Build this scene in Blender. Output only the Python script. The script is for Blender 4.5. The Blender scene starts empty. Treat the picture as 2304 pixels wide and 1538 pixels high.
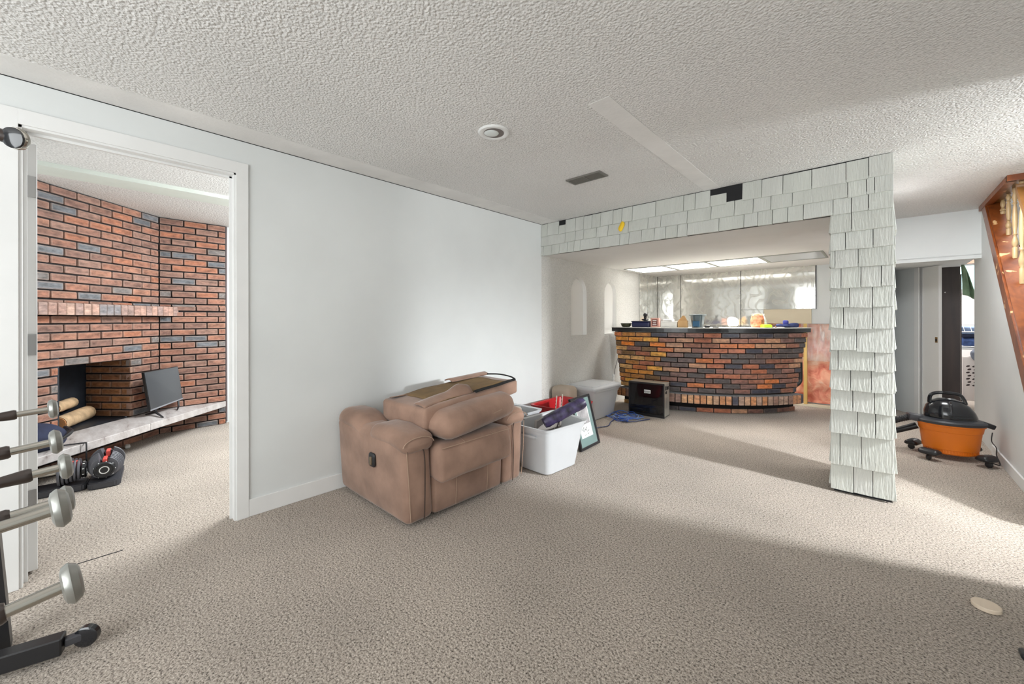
import bpy, bmesh, math, random
from mathutils import Vector, Matrix, noise
random.seed(7)
S = bpy.context.scene
C = S.collection
D = bpy.data
PI = math.pi
V = Vector

# ------------------------------------------------------------------ camera
H_CAM = 1.2068
cd = D.cameras.new('camera'); cam = D.objects.new('camera', cd); C.objects.link(cam)
cd.sensor_fit = 'HORIZONTAL'; cd.sensor_width = 36.0
cd.lens = 895.16 / 2304 * 36.0
cd.shift_y = -(769.0 - 717.84) / 2304
cd.clip_start = 0.02
cam.matrix_world = Matrix.Translation((0, 0, H_CAM)) @ Matrix.Rotation(math.radians(42.664), 4, 'Z') @ Matrix.Rotation(PI/2, 4, 'X') @ Matrix.Rotation(-0.0017, 4, 'Z')
S.camera = cam

# ------------------------------------------------------------------ world, lights, exposure
w = D.worlds.new('world'); S.world = w; w.use_nodes = True
w.node_tree.nodes['Background'].inputs[0].default_value = (0.75, 0.85, 1.0, 1)
w.node_tree.nodes['Background'].inputs[1].default_value = 1.0
S.view_settings.view_transform = 'Standard'; S.view_settings.look = 'None'
S.view_settings.gamma = 1.0; S.view_settings.exposure = 0.13; S.view_settings.use_curve_mapping = False
try: S.cycles.max_bounces = 8; S.cycles.diffuse_bounces = 4; S.cycles.glossy_bounces = 3; S.cycles.caustics_reflective = False; S.cycles.caustics_refractive = False
except Exception: pass

def area(name, loc, target, sx, sy, power, col=(1, 1, 1), spread=180):
    l = D.lights.new(name, 'AREA'); l.shape = 'RECTANGLE'; l.size = sx; l.size_y = sy; l.energy = power; l.color = col
    l.spread = math.radians(spread)
    o = D.objects.new(name, l); C.objects.link(o); o.location = loc
    o.rotation_euler = (V(target) - V(loc)).to_track_quat('-Z', 'Y').to_euler(); return o
def point(name, loc, power, r, col=(1, 1, 1)):
    l = D.lights.new(name, 'POINT'); l.energy = power; l.shadow_soft_size = r; l.color = col
    o = D.objects.new(name, l); C.objects.link(o); o.location = loc; return o

area('room_fill', (-0.7, -2.2, 1.35), (-1.4, 3.0, 1.75), 2.6, 1.7, 96, (0.945, 0.985, 1.0))  # unseen soft fill added behind the camera to lift walls and ceiling
area('pot_light_glow', (-1.2, 0.6, 2.25), (-1.2, 0.6, 0), 1.6, 1.6, 5, (1.0, 0.97, 0.93))
point('landing_lamp', (2.25, 3.44, 1.74), 135, 0.09, (0.95, 0.98, 1.0))
_l = D.lights.new('landing_spot', 'SPOT'); _l.spot_size = math.radians(66); _l.spot_blend = 1.0; _l.shadow_soft_size = 0.09; _l.energy = 1.0; _l.color = (0.95, 0.98, 1.0)
_o = D.objects.new('landing_spot', _l); C.objects.link(_o); _o.location = (2.25, 3.44, 1.80); _o.rotation_euler = (V((-0.60, 3.05, 0)) - V((2.25, 3.44, 1.80))).to_track_quat('-Z', 'Y').to_euler()
_l.use_nodes = True; _nt = _l.node_tree
_fo = _nt.nodes.new('ShaderNodeLightFalloff'); _fo.inputs[0].default_value = 150.0
_nt.links.new(_fo.outputs['Linear'], _nt.nodes['Emission'].inputs['Strength'])
area('fireplace_room_light', (-4.0, 1.9, 2.2), (-4.3, 0.6, 0.2), 1.4, 1.0, 140, (0.93, 0.975, 1.0))
area('corner_fill', (0.40, 4.6, 2.27), (0.40, 5.9, 0), 0.5, 0.5, 22, (0.97, 0.985, 1.0), 140)  # fill added to brighten the vacuum corner, no fitting there
area('upstairs_light', (1.2, 5.2, 4.3), (1.2, 5.0, 0), 0.7, 1.4, 20, (1.0, 0.98, 0.94))
area('laundry_light', (1.3, 8.1, 2.2), (1.1, 8.0, 0), 0.9, 0.9, 60, (1.0, 0.97, 0.97))
for _x, _p in ((-2.36, 4), (-1.90, 17), (-1.33, 17)):
    area('panel_tubes', (_x, 5.71, 1.925), (_x, 5.71, 0), 0.4, 0.58, _p, (1.0, 0.99, 0.95), 110)

# ------------------------------------------------------------------ materials
def nodes(name):
    m = D.materials.new(name); m.use_nodes = True; nt = m.node_tree
    return m, nt, nt.nodes['Principled BSDF'], nt.nodes, nt.links
def N(nt, t, **kw):
    n = nt.nodes.new(t)
    for k, v in kw.items():
        if k.startswith('i_'):
            key = k[2:]
            n.inputs[int(key) if key.isdigit() else key.replace('_', ' ')].default_value = v
        else: setattr(n, k, v)
    return n
def ramp(nt, stops):
    r = nt.nodes.new('ShaderNodeValToRGB'); e = r.color_ramp.elements
    while len(e) > 1: e.remove(e[-1])
    e[0].position, e[0].color = stops[0][0], (*stops[0][1], 1)
    for p, c in stops[1:]:
        x = e.new(p); x.color = (*c, 1)
    return r
def g3(v): return (v, v, v)
def M(name, col, rough=0.6, metal=0.0, var=0.0, vscale=6.0, bump=0.0, bscale=60.0, bdist=0.004, spec=0.5, objcol=False, stretch=None, detail=4.0, coat=0.0, sheen=0.0, alpha=1.0, trans=0.0):
    m, nt, p, ns, L = nodes(name)
    p.inputs['Roughness'].default_value = rough; p.inputs['Metallic'].default_value = metal
    p.inputs['Base Color'].default_value = (*col, 1); p.inputs['Specular IOR Level'].default_value = spec
    if coat: p.inputs['Coat Weight'].default_value = coat
    if sheen: p.inputs['Sheen Weight'].default_value = sheen; p.inputs['Sheen Roughness'].default_value = 0.4
    if trans: p.inputs['Transmission Weight'].default_value = trans
    if alpha < 1: p.inputs['Alpha'].default_value = alpha
    tc = N(nt, 'ShaderNodeTexCoord'); mp = N(nt, 'ShaderNodeMapping'); L.new(tc.outputs['Object'], mp.inputs[0])
    if stretch: mp.inputs['Scale'].default_value = stretch
    src = None
    if objcol:
        oi = N(nt, 'ShaderNodeObjectInfo'); src = oi.outputs['Color']; L.new(src, p.inputs['Base Color'])
    if var:
        n = N(nt, 'ShaderNodeTexNoise', i_Scale=vscale, i_Detail=detail); L.new(mp.outputs[0], n.inputs['Vector'])
        if objcol:
            oi2 = N(nt, 'ShaderNodeObjectInfo'); ml = N(nt, 'ShaderNodeMath', operation='MULTIPLY', i_1=37.0); L.new(oi2.outputs['Random'], ml.inputs[0])
            n.noise_dimensions = '4D'; L.new(ml.outputs[0], n.inputs['W'])
        r = ramp(nt, [(0.32, g3(1 - var)), (0.68, g3(1 + var))]); L.new(n.outputs['Fac'], r.inputs[0])
        mx = N(nt, 'ShaderNodeMix', data_type='RGBA', blend_type='MULTIPLY'); mx.inputs[0].default_value = 1
        if src: L.new(src, mx.inputs[6])
        else: mx.inputs[6].default_value = (*col, 1)
        L.new(r.outputs[0], mx.inputs[7]); L.new(mx.outputs[2], p.inputs['Base Color'])
    if bump:
        n2 = N(nt, 'ShaderNodeTexNoise', i_Scale=bscale, i_Detail=3.0); L.new(mp.outputs[0], n2.inputs['Vector'])
        b = N(nt, 'ShaderNodeBump', i_Strength=bump, i_Distance=bdist); L.new(n2.outputs['Fac'], b.inputs['Height']); L.new(b.outputs[0], p.inputs['Normal'])
    return m
def emis(name, col, s):
    m, nt, p, ns, L = nodes(name)
    p.inputs['Base Color'].default_value = (*col, 1); p.inputs['Emission Color'].default_value = (*col, 1); p.inputs['Emission Strength'].default_value = s
    return m

def carpet_mat():
    m, nt, p, ns, L = nodes('carpet_pile')
    tc = N(nt, 'ShaderNodeTexCoord')
    n1 = N(nt, 'ShaderNodeTexNoise', i_Scale=115.0, i_Detail=7.0, i_Roughness=0.82); L.new(tc.outputs['Object'], n1.inputs['Vector'])
    n2 = N(nt, 'ShaderNodeTexNoise', i_Scale=1.6, i_Detail=3.0); L.new(tc.outputs['Object'], n2.inputs['Vector'])
    v = N(nt, 'ShaderNodeTexVoronoi', i_Scale=130.0); L.new(tc.outputs['Object'], v.inputs['Vector'])
    r = ramp(nt, [(0.39, (0.02, 0.014, 0.01)), (0.435, (0.13, 0.10, 0.075)), (0.47, (0.41, 0.345, 0.285)), (0.54, (0.53, 0.455, 0.385)), (0.62, (0.78, 0.71, 0.63))])
    L.new(n1.outputs['Fac'], r.inputs[0])
    r2 = ramp(nt, [(0.3, g3(0.86)), (0.7, g3(1.08))]); L.new(n2.outputs['Fac'], r2.inputs[0])
    mx = N(nt, 'ShaderNodeMix', data_type='RGBA', blend_type='MULTIPLY'); mx.inputs[0].default_value = 1
    L.new(r.outputs[0], mx.inputs[6]); L.new(r2.outputs[0], mx.inputs[7]); L.new(mx.outputs[2], p.inputs['Base Color'])
    ad = N(nt, 'ShaderNodeMath', operation='SUBTRACT'); L.new(n1.outputs['Fac'], ad.inputs[0]); L.new(v.outputs['Distance'], ad.inputs[1])
    b = N(nt, 'ShaderNodeBump', i_Strength=0.8, i_Distance=0.005); L.new(ad.outputs[0], b.inputs['Height']); L.new(b.outputs[0], p.inputs['Normal'])
    p.inputs['Roughness'].default_value = 0.95; p.inputs['Specular IOR Level'].default_value = 0.1
    p.inputs['Sheen Weight'].default_value = 0.2
    return m
def popcorn_mat(name, col, scale=85.0, strength=0.8, dist=0.008):
    m, nt, p, ns, L = nodes(name)
    tc = N(nt, 'ShaderNodeTexCoord')
    n1 = N(nt, 'ShaderNodeTexNoise', i_Scale=scale, i_Detail=3.5, i_Roughness=0.6); L.new(tc.outputs['Object'], n1.inputs['Vector'])
    v = N(nt, 'ShaderNodeTexVoronoi', i_Scale=scale * 1.1, feature='SMOOTH_F1'); L.new(tc.outputs['Object'], v.inputs['Vector'])
    ad = N(nt, 'ShaderNodeMath', operation='SUBTRACT'); L.new(n1.outputs['Fac'], ad.inputs[0]); L.new(v.outputs['Distance'], ad.inputs[1])
    b = N(nt, 'ShaderNodeBump', i_Strength=strength, i_Distance=dist); L.new(ad.outputs[0], b.inputs['Height']); L.new(b.outputs[0], p.inputs['Normal'])
    n2 = N(nt, 'ShaderNodeTexNoise', i_Scale=1.2, i_Detail=4.0); L.new(tc.outputs['Object'], n2.inputs['Vector'])
    r = ramp(nt, [(0.3, tuple(c * 0.94 for c in col)), (0.7, col)]); L.new(n2.outputs['Fac'], r.inputs[0])
    r3 = ramp(nt, [(0.38, g3(0.86)), (0.5, g3(0.98)), (0.66, g3(1.05))]); L.new(n1.outputs['Fac'], r3.inputs[0])  # paler bumps and darker pits: light catching the relief, painted into the colour
    mx = N(nt, 'ShaderNodeMix', data_type='RGBA', blend_type='MULTIPLY'); mx.inputs[0].default_value = 1; L.new(r.outputs[0], mx.inputs[6]); L.new(r3.outputs[0], mx.inputs[7]); L.new(mx.outputs[2], p.inputs['Base Color'])
    p.inputs['Roughness'].default_value = 0.85; p.inputs['Specular IOR Level'].default_value = 0.25
    return m
def brick_mat(name, edge, rough):
    m, nt, p, ns, L = nodes(name)
    tc = N(nt, 'ShaderNodeTexCoord'); oi = N(nt, 'ShaderNodeObjectInfo')
    ml = N(nt, 'ShaderNodeMath', operation='MULTIPLY', i_1=53.0); L.new(oi.outputs['Random'], ml.inputs[0])
    mp = N(nt, 'ShaderNodeMapping'); L.new(tc.outputs['Object'], mp.inputs[0]); mp.inputs['Scale'].default_value = (1, 1, 2.2)
    n = N(nt, 'ShaderNodeTexNoise', noise_dimensions='4D', i_Scale=16.0, i_Detail=6.0, i_Roughness=0.65); L.new(mp.outputs[0], n.inputs['Vector']); L.new(ml.outputs[0], n.inputs['W'])
    r = ramp(nt, [(0.3, g3(0.45)), (0.5, g3(1.0)), (0.70, g3(1.6))]); L.new(n.outputs['Fac'], r.inputs[0])
    mx = N(nt, 'ShaderNodeMix', data_type='RGBA', blend_type='MULTIPLY'); mx.inputs[0].default_value = 1
    L.new(oi.outputs['Color'], mx.inputs[6]); L.new(r.outputs[0], mx.inputs[7])
    # worn paler arrises along the brick's own edges
    sp = N(nt, 'ShaderNodeSeparateXYZ'); L.new(tc.outputs['Generated'], sp.inputs[0])
    def edgef(sock, a):
        s = N(nt, 'ShaderNodeMath', operation='SUBTRACT', i_1=0.5); L.new(sock, s.inputs[0])
        q = N(nt, 'ShaderNodeMath', operation='ABSOLUTE'); L.new(s.outputs[0], q.inputs[0])
        k = N(nt, 'ShaderNodeMapRange'); k.inputs[1].default_value = a; k.inputs[2].default_value = 0.5; L.new(q.outputs[0], k.inputs[0]); return k.outputs[0]
    mxm = N(nt, 'ShaderNodeMath', operation='MAXIMUM'); L.new(edgef(sp.outputs[0], 0.42), mxm.inputs[0]); L.new(edgef(sp.outputs[2], 0.26), mxm.inputs[1])
    ms = N(nt, 'ShaderNodeMath', operation='MULTIPLY', i_1=edge); L.new(mxm.outputs[0], ms.inputs[0])
    mx2 = N(nt, 'ShaderNodeMix', data_type='RGBA'); L.new(ms.outputs[0], mx2.inputs[0]); L.new(mx.outputs[2], mx2.inputs[6]); mx2.inputs[7].default_value = (0.42, 0.30, 0.245, 1)
    L.new(mx2.outputs[2], p.inputs['Base Color'])
    b = N(nt, 'ShaderNodeBump', i_Strength=0.5, i_Distance=0.006); L.new(n.outputs['Fac'], b.inputs['Height']); L.new(b.outputs[0], p.inputs['Normal'])
    p.inputs['Roughness'].default_value = rough
    return m
def mirror_mat():
    m, nt, p, ns, L = nodes('veined_mirror')
    tc = N(nt, 'ShaderNodeTexCoord')
    wv = N(nt, 'ShaderNodeTexWave', wave_type='BANDS', i_Scale=2.6, i_Distortion=15.0, i_Detail=1.2, i_Detail_Scale=1.8); L.new(tc.outputs['Object'], wv.inputs['Vector'])
    r = ramp(nt, [(0.0, g3(0.0)), (0.62, g3(0.0)), (0.80, g3(0.55)), (0.90, g3(0.85)), (1.0, g3(0.3))]); L.new(wv.outputs['Fac'], r.inputs[0])
    p.inputs['Metallic'].default_value = 1; p.inputs['Roughness'].default_value = 0.06; p.inputs['Base Color'].default_value = (0.78, 0.77, 0.73, 1)
    d = N(nt, 'ShaderNodeBsdfPrincipled'); d.inputs['Base Color'].default_value = (0.36, 0.36, 0.31, 1); d.inputs['Roughness'].default_value = 0.35
    mx = N(nt, 'ShaderNodeMixShader'); L.new(r.outputs[0], mx.inputs[0]); L.new(p.outputs[0], mx.inputs[1]); L.new(d.outputs[0], mx.inputs[2])
    d2 = N(nt, 'ShaderNodeBsdfPrincipled'); d2.inputs['Base Color'].default_value = (0.80, 0.79, 0.74, 1); d2.inputs['Roughness'].default_value = 0.3
    mx2 = N(nt, 'ShaderNodeMixShader'); mx2.inputs[0].default_value = 0.35; L.new(mx.outputs[0], mx2.inputs[1]); L.new(d2.outputs[0], mx2.inputs[2])
    L.new(mx2.outputs[0], nt.nodes['Material Output'].inputs[0])
    return m
def wood_mat(name, a, b, scale=14.0, axis=(1, 1, 0.08), rough=0.4, worn=None):
    m, nt, p, ns, L = nodes(name)
    tc = N(nt, 'ShaderNodeTexCoord'); mp = N(nt, 'ShaderNodeMapping'); mp.inputs['Scale'].default_value = axis; L.new(tc.outputs['Object'], mp.inputs[0])
    n = N(nt, 'ShaderNodeTexNoise', i_Scale=scale, i_Detail=5.0, i_Distortion=0.6); L.new(mp.outputs[0], n.inputs['Vector'])
    r = ramp(nt, [(0.3, a), (0.7, b)]); L.new(n.outputs['Fac'], r.inputs[0]); out = r.outputs[0]
    if worn:
        n2 = N(nt, 'ShaderNodeTexNoise', i_Scale=9.0, i_Detail=3.0); L.new(tc.outputs['Object'], n2.inputs['Vector'])
        r2 = ramp(nt, [(0.655, g3(0)), (0.68, g3(1))]); L.new(n2.outputs['Fac'], r2.inputs[0])
        mx = N(nt, 'ShaderNodeMix', data_type='RGBA'); L.new(r2.outputs[0], mx.inputs[0]); L.new(out, mx.inputs[6]); mx.inputs[7].default_value = (*worn, 1); out = mx.outputs[2]
    L.new(out, p.inputs['Base Color']); p.inputs['Roughness'].default_value = rough
    return m
def marble_mat():
    m, nt, p, ns, L = nodes('hearth_stone')
    tc = N(nt, 'ShaderNodeTexCoord'); mp = N(nt, 'ShaderNodeMapping'); mp.inputs['Rotation'].default_value = (0, 0, 0.7); mp.inputs['Scale'].default_value = (1.2, 6, 3); L.new(tc.outputs['Object'], mp.inputs[0])
    n = N(nt, 'ShaderNodeTexNoise', i_Scale=3.0, i_Detail=7.0, i_Roughness=0.65); L.new(mp.outputs[0], n.inputs['Vector'])
    r = ramp(nt, [(0.30, (0.20, 0.16, 0.15)), (0.40, (0.44, 0.40, 0.385)), (0.6, (0.56, 0.525, 0.51)), (0.75, (0.66, 0.635, 0.62))]); L.new(n.outputs['Fac'], r.inputs[0]); L.new(r.outputs[0], p.inputs['Base Color'])
    n3 = N(nt, 'ShaderNodeTexNoise', i_Scale=60.0); L.new(tc.outputs['Object'], n3.inputs['Vector'])
    b = N(nt, 'ShaderNodeBump', i_Strength=0.3, i_Distance=0.005); L.new(n3.outputs['Fac'], b.inputs['Height']); L.new(b.outputs[0], p.inputs['Normal'])
    p.inputs['Roughness'].default_value = 0.45
    return m
def insul_mat():
    m, nt, p, ns, L = nodes('pink_insulation')
    tc = N(nt, 'ShaderNodeTexCoord')
    n = N(nt, 'ShaderNodeTexNoise', i_Scale=7.0, i_Detail=6.0, i_Distortion=0.8); L.new(tc.outputs['Object'], n.inputs['Vector'])
    r = ramp(nt, [(0.3, (0.55, 0.12, 0.08)), (0.45, (0.80, 0.30, 0.20)), (0.6, (0.88, 0.45, 0.30)), (0.75, (0.92, 0.66, 0.52))]); L.new(n.outputs['Fac'], r.inputs[0]); L.new(r.outputs[0], p.inputs['Base Color'])
    b = N(nt, 'ShaderNodeBump', i_Strength=0.8, i_Distance=0.03); L.new(n.outputs['Fac'], b.inputs['Height']); L.new(b.outputs[0], p.inputs['Normal'])
    p.inputs['Roughness'].default_value = 0.9
    return m
def film_mat():
    m, nt, p, ns, L = nodes('clear_film')
    p.inputs['Base Color'].default_value = (0.9, 0.88, 0.86, 1); p.inputs['Roughness'].default_value = 0.15
    t = N(nt, 'ShaderNodeBsdfTransparent'); mx = N(nt, 'ShaderNodeMixShader')
    tc = N(nt, 'ShaderNodeTexCoord'); mp = N(nt, 'ShaderNodeMapping'); mp.inputs['Rotation'].default_value = (0, 0.5, 0); mp.inputs['Scale'].default_value = (14, 14, 2.5); L.new(tc.outputs['Object'], mp.inputs[0])
    n = N(nt, 'ShaderNodeTexNoise', i_Scale=1.6, i_Detail=3.0); L.new(mp.outputs[0], n.inputs['Vector'])
    r = ramp(nt, [(0.4, g3(0.15)), (0.62, g3(0.3)), (0.72, g3(0.75))]); L.new(n.outputs['Fac'], r.inputs[0])
    L.new(r.outputs[0], mx.inputs[0]); L.new(t.outputs[0], mx.inputs[1]); L.new(p.outputs[0], mx.inputs[2])
    L.new(mx.outputs[0], nt.nodes['Material Output'].inputs[0]); return m
def glass_mat(name, tint, fac):
    m, nt, p, ns, L = nodes(name)
    p.inputs['Base Color'].default_value = (*tint, 1); p.inputs['Roughness'].default_value = 0.03; p.inputs['Specular IOR Level'].default_value = 0.8
    t = N(nt, 'ShaderNodeBsdfTransparent'); mx = N(nt, 'ShaderNodeMixShader'); mx.inputs[0].default_value = fac
    L.new(t.outputs[0], mx.inputs[1]); L.new(p.outputs[0], mx.inputs[2]); L.new(mx.outputs[0], nt.nodes['Material Output'].inputs[0]); return m

WALL = M('wall_paint', (0.725, 0.745, 0.74), 0.62, var=0.03, vscale=2.0, bump=0.05, bscale=90)
STUCCO = popcorn_mat('stucco_wall', (0.72, 0.71, 0.675), 95.0, 0.6, 0.007)
NICHE = M('niche_paint', (0.86, 0.85, 0.82), 0.6)
SOFT = M('soffit_paint', (0.84, 0.83, 0.81), 0.7, var=0.03, vscale=2.0)
CEIL = popcorn_mat('popcorn_ceiling', (0.82, 0.805, 0.785))
CEIL2 = popcorn_mat('stucco_ceiling', (0.80, 0.79, 0.77), 75.0, 0.5, 0.01)
TAPE = M('bare_drywall_strip', (0.81, 0.795, 0.775), 0.8, var=0.05, vscale=5, bump=0.25, bscale=60)
TAPE2 = M('greenish_strip', (0.70, 0.74, 0.68), 0.8, var=0.03)
TRIM = M('trim_white', (0.80, 0.80, 0.79), 0.38, var=0.02)
BLACK = M('black_gap', (0.012, 0.012, 0.014), 0.8)
CARPET = carpet_mat()
MORTAR = M('dark_mortar', (0.022, 0.02, 0.021), 0.9, bump=0.4, bscale=90)
BRICKF = brick_mat('fireplace_brick', 0.45, 0.75)
BRICKB = brick_mat('bar_brick', 0.28, 0.42)
SHING = M('shingle_paint', (0.60, 0.61, 0.565), 0.7, var=0.06, vscale=3, bump=0.7, bscale=30, bdist=0.008, stretch=(3.2, 3.2, 0.35), objcol=True)
MIRROR = mirror_mat()
STONE = marble_mat()
SUEDE = M('suede', (0.31, 0.196, 0.146), 0.9, var=0.22, vscale=5.5, bump=0.16, bscale=22, bdist=0.012, spec=0.15, sheen=0.35, detail=6)
STITCH = M('stitching', (0.40, 0.275, 0.20), 0.8)
PIPING = M('piping', (0.05, 0.03, 0.022), 0.8)
LINING = M('olive_lining', (0.20, 0.125, 0.055), 0.85, var=0.15, vscale=10)
VELCRO = M('velcro', (0.01, 0.01, 0.01), 0.9, bump=0.8, bscale=160)
BPLAST = M('black_plastic', (0.015, 0.015, 0.017), 0.35)
GPLAST = M('glossy_black_plastic', (0.012, 0.013, 0.016), 0.16, coat=0.3)
DGREY = M('dark_grey_plastic', (0.05, 0.05, 0.058), 0.45)
WPLAST = M('white_plastic', (0.60, 0.615, 0.635), 0.38, var=0.02)
ORANGE = M('orange_plastic', (0.86, 0.21, 0.012), 0.38, var=0.05, vscale=3)
CHROME = M('satin_chrome', (0.42, 0.40, 0.36), 0.22, metal=1.0)
SILVER = M('silver_plastic', (0.29, 0.29, 0.27), 0.33, metal=0.6)
STEEL = M('steel', (0.42, 0.42, 0.42), 0.4, metal=0.9)
RUBBER = M('dark_brown_rubber', (0.03, 0.018, 0.014), 0.35, coat=0.3)
RED = M('red_plastic', (0.42, 0.012, 0.016), 0.35)
REDP = M('coral_plastic', (0.75, 0.10, 0.08), 0.45)
BLUE = M('blue_cable', (0.04, 0.12, 0.50), 0.4)
NAVY = M('navy_fabric', (0.015, 0.02, 0.05), 0.85, var=0.2, vscale=20)
GREENM = M('teal_mat_board', (0.04, 0.155, 0.14), 0.6, var=0.05)
PAPER = M('white_paper', (0.80, 0.80, 0.78), 0.7)
OAK = wood_mat('red_oak', (0.13, 0.03, 0.008), (0.27, 0.075, 0.016), 14, (1, 1, 0.2), 0.35, worn=(0.68, 0.42, 0.2))
OAK2 = wood_mat('golden_oak', (0.10, 0.042, 0.010), (0.20, 0.09, 0.022), 12, (1, 1, 0.2), 0.4)
SPIN = wood_mat('spindle_wood', (0.34, 0.22, 0.10), (0.50, 0.35, 0.18), 10, (1, 1, 0.15), 0.4)
DARKW = wood_mat('espresso_laminate', (0.016, 0.010, 0.009), (0.04, 0.024, 0.02), 16, (1, 1, 0.08), 0.5)
PINE = wood_mat('pine_stud', (0.70, 0.45, 0.13), (0.85, 0.62, 0.25), 14, (1, 1, 0.08), 0.7)
PLY = wood_mat('plywood', (0.66, 0.57, 0.42), (0.76, 0.68, 0.52), 5, (0.2, 1, 1), 0.7)
LOG = M('log_bark', (0.56, 0.38, 0.22), 0.85, var=0.3, vscale=12, bump=0.6, bscale=30)
LOGEND = M('log_end', (0.46, 0.20, 0.07), 0.8, var=0.2, vscale=15)
CARD = M('cardboard', (0.50, 0.31, 0.14), 0.8, var=0.08)
INSUL = insul_mat(); FILM = film_mat()
LAMP = emis('lit_diffuser', (1.0, 1.0, 0.97), 1.5)
LAMPOFF = M('dead_diffuser', (0.46, 0.48, 0.50), 0.35)
SOOT = M('black_steel', (0.018, 0.022, 0.03), 0.45, var=0.3, vscale=12, bump=0.3, bscale=14)
SCREEN = M('tv_screen', (0.05, 0.053, 0.06), 0.16, coat=0.6)
YELLOW = M('yellow_foam', (0.85, 0.55, 0.02), 0.7, var=0.1)
GLASS = glass_mat('dark_glass', (0.01, 0.01, 0.012), 0.55)
CLEAR = glass_mat('clear_glass', (0.8, 0.85, 0.85), 0.12)
DAYGLASS = emis('daylit_pane', (0.62, 0.93, 0.95), 1.3)

# ------------------------------------------------------------------ mesh helpers
INV = {}
def obj(name, bm, mat, parent=None, smooth=False, angle=35, local=False):
    bmesh.ops.recalc_face_normals(bm, faces=bm.faces)
    me = D.meshes.new(name); bm.to_mesh(me); bm.free()
    for m in (mat if isinstance(mat, (list, tuple)) else [mat]): me.materials.append(m)
    if smooth:
        me.polygons.foreach_set('use_smooth', [True] * len(me.polygons)); me.set_sharp_from_angle(angle=math.radians(angle))
    o = D.objects.new(name, me); C.objects.link(o)
    if parent is not None:
        o.parent = parent
        if not local and parent in INV: o.matrix_parent_inverse = INV[parent]
    return o
def tag(o, label=None, cat=None, group=None, kind=None):
    if label: o['label'] = label
    if cat: o['category'] = cat
    if group: o['group'] = group
    if kind: o['kind'] = kind
    return o
def thing(name, label, cat, loc=(0, 0, 0), rz=0.0, group=None, kind=None):
    o = D.objects.new(name, None); C.objects.link(o); o.location = loc; o.rotation_euler = (0, 0, rz); o.empty_display_size = 0.1
    INV[o] = (Matrix.Translation(loc) @ Matrix.Rotation(rz, 4, 'Z')).inverted()
    return tag(o, label, cat, group, kind)
def struct(name, bm, mat, parent=None, **k):
    o = obj(name, bm, mat, parent, **k)
    if parent is None: o['kind'] = 'structure'
    return o
def BM(): return bmesh.new()
def box(bm, c, s, R=None, bev=0.0, seg=1):
    mt = Matrix.Translation(c) @ (R.to_4x4() if R is not None else Matrix.Identity(4)) @ Matrix.Diagonal((*s, 1))
    r = bmesh.ops.create_cube(bm, size=1.0, matrix=mt)
    if bev:
        es = list({e for v in r['verts'] for e in v.link_edges})
        bmesh.ops.bevel(bm, geom=es, offset=bev, segments=seg, affect='EDGES', profile=0.5)
def b2(bm, lo, hi, bev=0.0, seg=1):
    box(bm, [(a + b) / 2 for a, b in zip(lo, hi)], [abs(b - a) for a, b in zip(lo, hi)], None, bev, seg)
def mk(lo, hi, bev=0.0, seg=1):
    bm = BM(); b2(bm, lo, hi, bev, seg); return bm
def prism(bm, pts, a, b, axis='Z'):
    def p3(p, h):
        return {'Z': (p[0], p[1], h), 'X': (h, p[0], p[1]), 'Y': (p[0], h, p[1])}[axis]
    lo = [bm.verts.new(p3(p, a)) for p in pts]; hi = [bm.verts.new(p3(p, b)) for p in pts]
    n = len(pts); bm.faces.new(lo); bm.faces.new(hi[::-1])
    for i in range(n): bm.faces.new((lo[i], hi[i], hi[(i + 1) % n], lo[(i + 1) % n]))
def hexa(bm, p):  # 8 points: bottom four then top four
    v = [bm.verts.new(q) for q in p]
    for f in ((0, 1, 2, 3), (7, 6, 5, 4), (0, 4, 5, 1), (1, 5, 6, 2), (2, 6, 7, 3), (3, 7, 4, 0)): bm.faces.new([v[i] for i in f])
def lathe(bm, prof, n=24, mt=None, cap=True):
    mt = mt or Matrix.Identity(4); rings = []
    for r, z in prof:
        rings.append([bm.verts.new(mt @ V((max(r, 1e-4) * math.cos(2 * PI * i / n), max(r, 1e-4) * math.sin(2 * PI * i / n), z))) for i in range(n)])
    for a, b in zip(rings, rings[1:]):
        for i in range(n): bm.faces.new((a[i], a[(i + 1) % n], b[(i + 1) % n], b[i]))
    if cap: bm.faces.new(rings[0][::-1]); bm.faces.new(rings[-1])
def tube(bm, pts, r, n=8, cap=True, closed=False):
    pts = [V(p) for p in pts]; rings = []; k = len(pts); up = None
    for i, p in enumerate(pts):
        if closed: t = pts[(i + 1) % k] - pts[i - 1]
        else: t = pts[min(i + 1, k - 1)] - pts[max(i - 1, 0)]
        t.normalize()
        if up is None: up = t.orthogonal().normalized()
        up = (up - t * up.dot(t))
        up = up.normalized() if up.length > 1e-6 else t.orthogonal().normalized()
        s = t.cross(up); rr = r[i] if isinstance(r, (list, tuple)) else r
        rings.append([bm.verts.new(p + (up * math.cos(2 * PI * j / n) + s * math.sin(2 * PI * j / n)) * rr) for j in range(n)])
    pr = list(zip(rings, rings[1:])) + ([(rings[-1], rings[0])] if closed else [])
    for a, b in pr:
        for j in range(n): bm.faces.new((a[j], a[(j + 1) % n], b[(j + 1) % n], b[j]))
    if cap and not closed: bm.faces.new(rings[0][::-1]); bm.faces.new(rings[-1])
def smoothpts(pts, sub=6):
    P = [V(p) for p in pts]; out = []
    for i in range(len(P) - 1):
        a, b, c, d = P[max(i - 1, 0)], P[i], P[i + 1], P[min(i + 2, len(P) - 1)]
        for s in range(sub):
            t = s / sub
            out.append(0.5 * ((2 * b) + (c - a) * t + (2 * a - 5 * b + 4 * c - d) * t * t + (3 * b - a - 3 * c + d) * t ** 3))
    out.append(P[-1]); return out
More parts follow.
